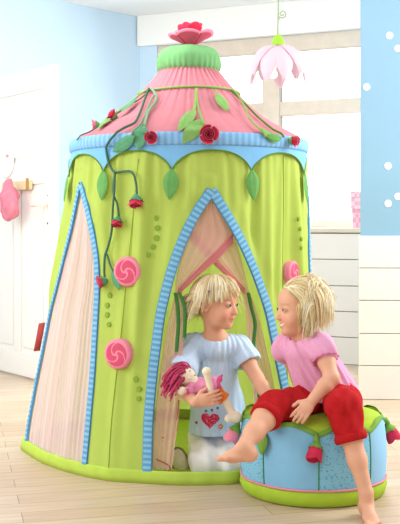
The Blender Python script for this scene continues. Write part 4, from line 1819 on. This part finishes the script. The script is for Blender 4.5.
# ---------------- child in pink on the pouf
root = thing('person', 'person in a pink blouse and red trousers sitting barefoot on the blue pouf', 'person', V((0.455, -0.60, 0.0)))
h1 = Head(W(300, 308, 3.50), (-0.955, -0.27, -0.02), (-0.10, 0.0, 1), 0.93, 0.9)
J = dict(neck=W(305, 338, 3.51), chest=W(307, 358, 3.51), waist=W(320, 382, 3.54), pelvis=W(334, 399, 3.57),
         sl=W(321, 346, 3.43), el=W(332, 378, 3.36), wl=W(311, 402, 3.325),
         sr=W(287, 346, 3.58), er=W(297, 376, 3.68), wr=W(306, 398, 3.70),
         hl=W(342, 401, 3.53), kl=W(343, 408, 3.27), al=W(366, 493, 3.20),
         hr=W(326, 401, 3.61), kr=W(273, 407, 3.35), ar=W(244, 446, 3.19))
lo = V((min(p.x for p in J.values()) - 0.17, min(p.y for p in J.values()) - 0.2, -0.01))
hi = V((max(p.x for p in J.values()) + 0.12, max(p.y for p in J.values()) + 0.16, 0.80))
F = Field(lo, hi, 0.0032)
h1.build(F)
F.cap(h1.P(-0.022, 0, -0.06), J['neck'], 0.036, 0.040, 0.02)
F.cap(J['neck'], J['chest'], 0.042, 0.058, 0.02)
F.cap(J['chest'], J['waist'], 0.060, 0.060, 0.02)
F.cap(J['waist'], J['pelvis'], 0.060, 0.066, 0.02)
F.cap(J['neck'] - V((0, 0, 0.012)), J['sl'], 0.036, 0.036, 0.02)
F.cap(J['neck'] - V((0, 0, 0.012)), J['sr'], 0.036, 0.036, 0.02)
F.chain([J['sl'], J['sl'].lerp(J['el'], 0.5), J['el'], J['el'].lerp(J['wl'], 0.35), J['wl']], [0.034, 0.030, 0.0255, 0.0265, 0.0185], 0.012)
F.chain([J['sr'], J['sr'].lerp(J['er'], 0.5), J['er'], J['er'].lerp(J['wr'], 0.35), J['wr']], [0.034, 0.030, 0.0255, 0.0265, 0.0185], 0.012)
hand(F, J['wl'], W(303, 412, 3.29) - J['wl'], V((-0.45, 0.55, -0.7)), V((-0.8, 0.2, 0.35)), 0.095, 0.40)
hand(F, J['wr'], V((0.1, 0.3, -0.9)), V((0.3, -0.6, -0.4)), V((-1, 0, 0)), 0.095, 0.25)
F.chain([J['hl'], J['kl'], J['kl'].lerp(J['al'], 0.30), J['kl'].lerp(J['al'], 0.62), J['al']], [0.058, 0.045, 0.037, 0.030, 0.0225], 0.02)
F.chain([J['hr'], J['kr'], J['kr'].lerp(J['ar'], 0.32), J['kr'].lerp(J['ar'], 0.66), J['ar']], [0.058, 0.045, 0.038, 0.032, 0.0235], 0.02)
# right foot: points to the left of the photo, toes slightly up
foot(F, J['ar'], None, V((-0.96, -0.20, 0.04)), V((0.2, 0.25, 0.95)), 0.116, 0.026, -1)
# left foot: stands on the floor, toes towards the viewer
foot(F, V((J['al'].x + 0.002, J['al'].y, 0.053)), None, V((0.14, -0.97, -0.10)), V((0, 0.0, 1)), 0.122, 0.026, 1)
F.cap(J['al'], V((J['al'].x + 0.002, J['al'].y, 0.050)), 0.0235, 0.024, 0.01)
body_obj('body', F, [h1], root, [(0.1, 0.0)])

# blouse
M_PINKS = mat('pink_gingham_blouse', '#e5a2c2', 0.9, vary=0.05, vscale=120, spec=0.15)
F = Field(lo, hi, 0.0038)
up = V((-0.12, 0, 1)).normalized()
F.cap(J['chest'] + V((-0.002, 0, 0.028)), W(329, 398, 3.545), 0.077, 0.110, 0.02)
F.cap(J['neck'] - V((0, 0, 0.032)), J['sl'], 0.052, 0.048, 0.02)
F.cap(J['neck'] - V((0, 0, 0.032)), J['sr'], 0.052, 0.048, 0.02)
F.ell(W(324, 352, 3.415), (0.046, 0.046, 0.044), None, 0.012)                      # puffed sleeves
F.ell(W(284, 350, 3.585), (0.044, 0.044, 0.046), None, 0.012)
c0, c1 = J['chest'], W(327, 398, 3.545)
axv = np.array((c0 - c1).normalized())
def pleat(X, Y, Z):
    a = np.arctan2(X - (c1.x + (Z - c1.z) * axv[0] / axv[2]), -(Y - c1.y))
    return 0.0030 * np.sin(22 * a + 8 * Z) + 0.0022 * np.sin(13 * a - 20 * Z + 1.0)
F.warp(pleat)
F.plane(W(328, 399, 3.545), V((0.10, -0.05, -1)))
nk = J['neck'] + V((-0.010, -0.018, 0.016))
F.ell(nk, (0.052, 0.050, 0.034), None, 0.004, 'sub')
blouse = field_obj('blouse', F, M_PINKS, root)
# elasticated frill at the near sleeve, ribbon bow at the neck
q = MB()
ctr, axs = W(330.5, 357.5, 3.40), (J['el'] - J['sl']).normalized()
x = axs.orthogonal().normalized(); y = axs.cross(x)
rows = []
for r, hgt in ((0.034, -0.010), (0.038, 0.0), (0.047, 0.012), (0.045, 0.013), (0.034, 0.004)):
    rows.append([J['sl'].lerp(J['el'], 0.34) + axs * hgt + (x * math.cos(a) + y * math.sin(a)) * (r + 0.003 * math.sin(11 * a) * (r > 0.036)) for a in [2 * PI * k / 44 for k in range(44)]])
q.grid(rows, cv=True)
q.build('sleeve_frill', mat('pink_frill', '#d67fa8', 0.9), blouse)

# trousers
M_REDT = mat('red_trousers', '#b21c20', 0.9, vary=0.08, vscale=50, spec=0.12)
F = Field(lo, hi, 0.0038)
F.cap(J['waist'] - V((0, 0, 0.02)), J['pelvis'], 0.080, 0.092, 0.02)
F.cap(J['pelvis'], J['hl'], 0.080, 0.066, 0.03)
F.cap(J['pelvis'], J['hr'], 0.080, 0.066, 0.03)
cl_ = J['kl'].lerp(J['al'], 0.33)
cr_ = J['kr'].lerp(J['ar'], 0.22)
F.chain([J['hl'], J['hl'].lerp(J['kl'], 0.6), J['kl'] + V((0, 0.0, 0.004)), cl_], [0.068, 0.062, 0.057, 0.050], 0.012)
F.chain([J['hr'], J['hr'].lerp(J['kr'], 0.6), J['kr'], cr_], [0.068, 0.060, 0.054, 0.050], 0.012)
F.warp(lambda X, Y, Z: 0.0028 * np.sin(70 * X + 45 * Y + 30 * Z) + 0.0024 * np.sin(55 * Z - 90 * Y + 1) + 0.0016 * np.sin(150 * X - 60 * Z))
for kn, an, cf in ((J['kl'], J['al'], cl_), (J['kr'], J['ar'], cr_)):
    d = (an - kn).normalized()
    # cut below the cuff, only near this leg
    r = 0.09
    F.cap(cf + d * 0.085, cf + d * 0.16, 0.086, 0.09, 0.002, 'sub')
trou = field_obj('trousers', F, M_REDT, root)
for kn, an, cf in ((J['kl'], J['al'], cl_), (J['kr'], J['ar'], cr_)):
    d = (an - kn).normalized()
    x = d.orthogonal().normalized(); y = d.cross(x)
    q = MB()
    rows = []
    for r, hgt in ((0.040, -0.010), (0.0515, -0.012), (0.0555, 0.0), (0.0545, 0.012), (0.050, 0.018), (0.040, 0.016)):
        rows.append([cf + d * (hgt + 0.002) + (x * math.cos(a) + y * math.sin(a)) * (r + 0.0016 * math.sin(7 * a + hgt * 80)) for a in [2 * PI * k / 40 for k in range(40)]])
    q.grid(rows, cv=True, flip=True)
    q.build('trouser_cuff', M_REDT, trou)

def spec1(phi, el):
    d = math.degrees(el)
    ph = math.degrees(phi)
    a = abs(ph)
    line = np.interp(a, [0, 30, 55, 75, 100, 130, 180], [36, 32, 18, -4, -18, -32, -40])
    if d < line:
        return None
    pole = (0.80, -0.15, 0.62)
    ln = np.interp(a, [0, 40, 80, 120, 180], [0.235, 0.215, 0.195, 0.18, 0.155]) * (0.72 + 0.36 * math.sin(max(0, el)))
    return ln, 0.75, 0.0, pole, 0.025
hair_mesh(h1, spec1, 330, 5, 'hair', root)

# ---------------- child in the light blue shirt kneeling in the doorway
root2 = thing('person', 'person in a light blue heart shirt and white trousers kneeling in the tent doorway', 'person', V((0.055, -0.42, 0.0)))
h2 = Head(W(216.5, 302, 3.715), (0.86, -0.50, -0.08), (0.06, 0.0, 1), 0.93, 0.35)
K2 = dict(neck=W(215, 337, 3.76), chest=W(215, 367, 3.80), waist=W(218, 402, 3.85), pelvis=W(219, 436, 3.92),
          sr=W(192, 346, 3.78), er=W(177, 384, 3.655), wr=W(195, 402, 3.49),
          sl=W(239, 347, 3.80), el=W(257, 378, 3.74), wl=W(270, 402, 3.63),
          hr=W(209, 440, 3.92), hl=W(229, 440, 3.92), kr=W(206, 463, 3.715), kl=W(231, 464, 3.715), ar=W(200, 462, 3.97), al=W(234, 462, 3.97))
lo2 = V((min(p.x for p in K2.values()) - 0.14, min(p.y for p in K2.values()) - 0.14, 0.0))
hi2 = V((max(p.x for p in K2.values()) + 0.10, max(p.y for p in K2.values()) + 0.16, 0.80))
F = Field(lo2, hi2, 0.0032)
h2.build(F)
F.cap(h2.P(-0.022, 0, -0.06), K2['neck'], 0.031, 0.036, 0.02)
F.cap(K2['neck'], K2['chest'], 0.042, 0.058, 0.02)
F.cap(K2['chest'], K2['waist'], 0.060, 0.060, 0.02)
F.cap(K2['waist'], K2['pelvis'], 0.060, 0.066, 0.02)
for a, b, c in (('sr', 'er', 'wr'), ('sl', 'el', 'wl')):
    F.cap(K2['neck'] - V((0, 0, 0.014)), K2[a], 0.036, 0.036, 0.02)
    F.chain([K2[a], K2[a].lerp(K2[b], 0.5), K2[b], K2[b].lerp(K2[c], 0.35), K2[c]], [0.034, 0.030, 0.0255, 0.0265, 0.0185], 0.012)
hand(F, K2['wr'], W(212, 399, 3.475) - K2['wr'], V((0.1, 0.95, 0.1)), V((0.2, 0.0, 1)), 0.100, 0.42)
hand(F, K2['wl'], V((0.45, -0.4, -0.8)), V((-0.4, 0.2, -0.5)), V((-0.3, -0.9, 0)), 0.095, 0.3)
for s_ in ('r', 'l'):
    F.chain([K2['h' + s_], K2['k' + s_]], [0.052, 0.040], 0.02)
    F.chain([K2['k' + s_], K2['k' + s_].lerp(K2['a' + s_], 0.4), K2['a' + s_]], [0.038, 0.034, 0.024], 0.01)
    foot(F, V((K2['a' + s_].x, K2['a' + s_].y, 0.055)), None, V((0, 0.95, -0.25)), V((0, -0.2, -1)), 0.11, 0.025, 1)
body_obj('body', F, [h2], root2, [(-0.3, -0.1)])

M_BLUES = mat('light_blue_shirt', '#c6def4', 0.9, vary=0.03, vscale=90, spec=0.12)
F = Field(lo2, hi2, 0.0038)
F.cap(K2['chest'] + V((0, 0.01, 0.035)), W(217, 402, 3.83), 0.078, 0.098, 0.02)
F.cap(W(217, 402, 3.83), W(220, 440, 3.84), 0.100, 0.122, 0.02)
F.cap(K2['neck'] - V((0, 0, 0.034)), K2['sr'], 0.052, 0.046, 0.02)
F.cap(K2['neck'] - V((0, 0, 0.034)), K2['sl'], 0.052, 0.046, 0.02)
F.cap(K2['sr'], K2['sr'].lerp(K2['er'], 0.56), 0.046, 0.060, 0.015)
F.cap(K2['sl'], K2['sl'].lerp(K2['el'], 0.40), 0.046, 0.054, 0.015)
c2 = W(219, 402, 3.84)
def pleat2(X, Y, Z):
    a = np.arctan2(X - c2.x, -(Y - c2.y))
    low = np.clip((0.42 - Z) / 0.3, 0, 1)
    top = np.clip((Z - 0.36) / 0.12, 0, 1)
    return 0.0035 * low * np.sin(17 * a + 6 * Z) + 0.0028 * top * np.sin(34 * a) + 0.0018 * np.sin(40 * Z + 5 * a)
F.warp(pleat2)
F.plane(W(220, 436, 3.74), V((0.06, 0.0, -1)))
F.ell(K2['neck'] + V((0.002, -0.020, 0.020)), (0.052, 0.052, 0.036), None, 0.004, 'sub')
for a, b, f_ in (('sr', 'er', 0.56), ('sl', 'el', 0.40)):
    d = (K2[b] - K2[a]).normalized()
    p = K2[a].lerp(K2[b], f_)
    F.cap(p + d * 0.072, p + d * 0.15, 0.070, 0.075, 0.002, 'sub')
shirt = field_obj('shirt', F, M_BLUES, root2)
sb = bvh_of(shirt)
def on_shirt(px, py):
    h = sb.ray_cast(CAM, ray(px, py))
    return h[0], h[1]
def snap(p, n):
    h = sb.ray_cast(p + n * 0.05, -n)
    return h[0] if h[0] is not None else p
# printed heart, little flower and dots
p, n = on_shirt(210, 420)
if p is not None:
    x = V((0, 0, 1)).cross(n).normalized() * -1
    x = V((1, 0, 0)) - n * n.x
    x.normalize(); y = n.cross(x)
    if y.z < 0:
        y = -y
    q = MB()
    out, rows = [], []
    for i in range(48):
        t = 2 * PI * i / 48
        out.append((0.0205 * math.sin(t) ** 3 * 1.75, (13 * math.cos(t) - 5 * math.cos(2 * t) - 2 * math.cos(3 * t) - math.cos(4 * t)) / 16 * 0.033))
    for f, h_ in ((0.0, 0.004), (0.5, 0.004), (0.85, 0.0035), (1.0, 0.001), (1.0, -0.004)):
        rows.append([snap(p + x * (a * f) + y * (b * f), n) + n * h_ for a, b in out])
    q.grid(rows, cv=True)
    q.build('heart_patch', dotted('heart_print', '#d2385a', '#f2a8b8', 150), shirt)
for px, py, r, cname, ch in ((220.5, 426.5, 0.0095, 'flower_orange', '#e08a4a'), (196.5, 422.5, 0.0055, 'dot_mauve', '#9c4a70'), (206, 411, 0.005, 'mark_grey', '#6f7f80'), (212, 410, 0.005, 'mark_grey', '#6f7f80'), (217.5, 408, 0.005, 'mark_grey', '#6f7f80')):
    p, n = on_shirt(px, py)
    if p is None:
        continue
    x = n.orthogonal().normalized(); y = n.cross(x)
    q = MB()
    rows = []
    for f, h_ in ((0.0, 0.003), (0.9, 0.003), (1.0, 0.0), (1.0, -0.003)):
        rows.append([p + (x * math.cos(a) + y * math.sin(a)) * (r * f * (1 + (0.18 * math.cos(5 * a) if r > 0.008 else 0))) + n * h_ for a in [2 * PI * k / 30 for k in range(30)]])
    q.grid(rows, cv=True)
    o = q.build('printed_patch', mat(cname, ch, 0.9), shirt)
    if r > 0.008:
        q = MB(); q.ball(p + n * 0.003, 0.0035, seg=10)
        q.build('flower_centre', mat('flower_yellow', '#f3d27a', 0.9), o)

M_WHT = mat('white_trousers', '#f3efea', 0.9, vary=0.03, vscale=60, spec=0.12)
F = Field(lo2, hi2, 0.0038)
F.cap(K2['waist'], K2['pelvis'], 0.080, 0.095, 0.02)
for s_ in ('r', 'l'):
    F.cap(K2['pelvis'], K2['h' + s_], 0.085, 0.072, 0.03)
    F.cap(K2['h' + s_], K2['k' + s_] + V((0, 0.012, 0.004)), 0.076, 0.064, 0.02)
    F.cap(K2['k' + s_] + V((0, 0.01, -0.006)), K2['k' + s_].lerp(K2['a' + s_], 0.85), 0.062, 0.042, 0.012)
F.warp(lambda X, Y, Z: 0.0045 * np.sin(95 * X + 25 * Z) + 0.0025 * np.sin(70 * Z + 40 * X + 50 * Y))
F.plane(V((0, 0, 0.009)), V((0, 0, -1)))
field_obj('trousers', F, M_WHT, root2)

def spec2(phi, el):
    d = math.degrees(el)
    ph = math.degrees(phi)
    a = abs(ph)
    line = np.interp(a, [0, 35, 58, 78, 95, 112, 135, 180], [38, 34, 26, 20, 24, -4, -34, -42])
    if d < line:
        return None
    pole = (-0.15, 0.1, 1.0)
    ln = np.interp(a, [0, 35, 70, 95, 125, 180], [0.050, 0.055, 0.07, 0.09, 0.15, 0.16]) * (0.62 + 0.72 * math.sin(max(0, el)))
    fl = 0.05 if a < 70 else 0.30
    return ln, 0.5, fl, pole, 0.017
hair_mesh(h2, spec2, 330, 9, 'hair', root2)
q = MB()
pp = h2.P(0.012, -0.079, 0.052)
q.box((-0.003, -0.012, -0.004), (0.003, 0.012, 0.004), mtx=Matrix.Translation(h2.P(0.010, -0.090, 0.048)))
bevel(q.build('hair_clip', mat('clip_mauve', '#8d7a8a', 0.4), root2, False), 0.001)
# ------------------------------------------------------------------ the rag doll in the child's arm
M_CREAM = mat('doll_cream_cotton', '#f1e3c8', 0.9, vary=0.02, vscale=60, spec=0.1)
M_YARN = mat('raspberry_yarn', '#bf4468', 0.9, vary=0.15, vscale=120, spec=0.1)
M_DRESS = mat('doll_pink_dress', '#e58fb2', 0.9, vary=0.10, vscale=90, spec=0.1)
M_DRESSR = mat('doll_dress_ruffle', '#d2507c', 0.9, vary=0.1, vscale=80)
M_ORANGE = mat('doll_orange_trousers', '#ea7a25', 0.9, vary=0.06, vscale=60)
doll = thing('rag_doll', 'rag doll with raspberry yarn hair and orange trousers held under one arm', 'doll', W(206, 390, 3.54))
D = dict(head=W(186.5, 376, 3.555), neck=W(194, 382, 3.55), body=W(203, 387, 3.545), hip=W(214, 390, 3.535),
         ha=W(206.5, 371.5, 3.49), sa=W(205, 383, 3.525), ea=W(212, 396, 3.50), hb=W(181.5, 391, 3.52), sb=W(192, 388, 3.535),
         k1=W(225, 400, 3.53), f1=W(232, 413, 3.535), f1t=W(236, 417, 3.52))
lo3 = V((min(p.x for p in D.values()) - 0.06, min(p.y for p in D.values()) - 0.06, min(p.z for p in D.values()) - 0.06))
hi3 = V((max(p.x for p in D.values()) + 0.06, max(p.y for p in D.values()) + 0.06, max(p.z for p in D.values()) + 0.06))
F = Field(lo3, hi3, 0.0022)
F.ell(D['head'], (0.033, 0.030, 0.031), None, 0.004)
F.ell(D['head'] + V((0.008, -0.028, -0.004)), 0.005, None, 0.004)
F.cap(D['head'], D['body'], 0.014, 0.026, 0.006)
F.cap(D['body'], D['hip'], 0.026, 0.026, 0.01)
F.cap(D['ha'], D['ha'].lerp(D['ea'], 0.25), 0.0165, 0.011, 0.006)
F.cap(D['ha'].lerp(D['ea'], 0.25), D['ea'], 0.011, 0.0125, 0.006)
F.cap(D['sb'], D['hb'], 0.010, 0.011, 0.006)
F.ell(D['hb'], 0.0155, None, 0.006)
F.chain([D['hip'], D['k1'], D['f1']], [0.018, 0.014, 0.0135], 0.006)
F.cap(D['f1'], D['f1t'], 0.015, 0.0195, 0.006)
F.cap(D['f1t'], W(228.5, 418.5, 3.51), 0.0185, 0.015, 0.006)
db = field_obj('doll_body', F, M_CREAM, doll)
F = Field(lo3, hi3, 0.0024)
F.cap(D['neck'] + V((0.006, 0, -0.004)), D['body'], 0.022, 0.034, 0.006)
F.cap(D['body'], W(214, 387, 3.53), 0.034, 0.037, 0.008)
F.cap(D['sb'], W(187.5, 391, 3.53), 0.019, 0.017, 0.006)
F.warp(lambda X, Y, Z: 0.0020 * np.sin(170 * X + 60 * Z) + 0.0016 * np.sin(210 * Z))
F.plane(W(217, 386, 3.53), V((1, 0, -0.25)))
dress = field_obj('doll_dress', F, M_DRESS, doll)
def frill(c, ax, r0, r1, h, m, name, par):
    ax = V(ax).normalized()
    x = ax.orthogonal().normalized(); y = ax.cross(x)
    q = MB()
    rows = []
    for r, hh in ((r0, -0.004), (r0 + 0.002, 0.0), ((r0 + r1) / 2, h * 0.5), (r1, h), (r1 - 0.003, h + 0.001), (r0 - 0.002, h * 0.3)):
        rows.append([V(c) + ax * (hh + 0.003 * math.sin(9 * a) * (r > r0 + 0.003)) + (x * math.cos(a) + y * math.sin(a)) * (r + 0.003 * math.sin(9 * a + 1) * (r > r0 + 0.003)) for a in [2 * PI * k / 54 for k in range(54)]])
    q.grid(rows, cv=True)
    return q.build(name, m, par)
frill(W(216.5, 385.5, 3.53), V((1, 0, -0.2)), 0.030, 0.041, 0.012, M_DRESSR, 'dress_ruffle', dress)
frill(W(188, 391.5, 3.53), D['hb'] - D['sb'], 0.014, 0.021, 0.008, M_DRESSR, 'sleeve_ruffle', dress)
F = Field(lo3, hi3, 0.0024)
F.cap(D['hip'] + V((-0.004, 0, 0)), D['hip'].lerp(D['k1'], 0.9), 0.030, 0.023, 0.008)
F.warp(lambda X, Y, Z: 0.0016 * np.sin(150 * X - 120 * Z))
d = (D['k1'] - D['hip']).normalized()
F.plane(D['hip'].lerp(D['k1'], 0.98), d)
field_obj('doll_trousers', F, M_ORANGE, doll)
# yarn hair
rnd = random.Random(4)
q = MB()
for i in range(190):
    u = rnd.uniform(-0.55, 1); a = rnd.uniform(0, 2 * PI)
    n = V((math.sqrt(1 - u * u) * math.cos(a), math.sqrt(1 - u * u) * math.sin(a), u))
    if n.x > -0.05 and n.y < 0.4 and n.z < 0.86:
        continue
    p = D['head'] + V((n.x * 0.031, n.y * 0.030, n.z * 0.030))
    pts = [p]
    dr = (n * 0.8 + V((-0.7, 0.0, 0.15))).normalized()
    L_ = rnd.uniform(0.045, 0.095)
    ph = rnd.uniform(0, 6.28)
    for s_ in range(8):
        dr = (dr + V((-0.10 + 0.22 * math.sin(ph + s_ * 1.7), -0.05 + 0.20 * math.cos(ph * 2 + s_ * 1.4), -0.30))).normalized()
        p = p + dr * (L_ / 8)
        pts.append(p.copy())
    q.tube(pts, 0.0027, 5)
q.build('doll_hair', M_YARN, doll)
dbv = bvh_of(db)
q = MB()
for px, py in ((190.0, 371.0), (194.5, 375.5)):
    h_ = dbv.ray_cast(CAM, ray(px, py))
    if h_[0] is not None:
        q.ball(h_[0], 0.0028, seg=8)
q.build('doll_eyes', mat('doll_eye_blue', '#3c5a80', 0.5), doll)

# ------------------------------------------------------------------ small things inside the tent
c = W(180, 461, 3.84)
F = Field(c - V((0.1, 0.1, 0.11)), c + V((0.1, 0.1, 0.11)), 0.003)
F.ell(c, (0.032, 0.040, 0.056), (V((0.95, 0, 0.25)), V((0, 1, 0)), V((-0.25, 0, 0.95))), 0.004)
F.warp(lambda X, Y, Z: 0.0022 * np.sin(70 * Z + 40 * X))
cu = thing('cushion', 'small beige striped cushion standing behind the kneeling child in the tent', 'cushion', c)
field_obj('cushion_cover', F, mat('beige_cushion', '#e8dcc0', 0.9, vary=0.12, vscale=30), cu)
q = MB()
rows = [c + V((0.95, 0, 0.25)) * (0.033 * math.cos(a)) + V((-0.25, 0, 0.95)) * (0.057 * math.sin(a)) + V((0, -0.012, 0)) for a in [2 * PI * k / 40 for k in range(40)]]
q.tube(rows, 0.004, 6, closed=True)
q.build('cushion_piping', mat('cushion_piping_brown', '#8f7a58', 0.8), cu)
q = MB()
q.tube(catmull([W(x, y, 3.66) for x, y in ((179, 400), (177, 420), (176, 432), (168, 436), (161, 438))], 8), 0.0025, 6)
q.tube(catmull([W(x, y, 3.64) for x, y in ((156, 459), (160, 461), (168, 465), (170, 470), (164, 472.5), (158, 471))], 8), 0.0022, 6)
tag(q.build('cord', mat('red_cord', '#b5523a', 0.8)), 'thin red cord hanging inside the tent door beside the pink curtain', 'cord')
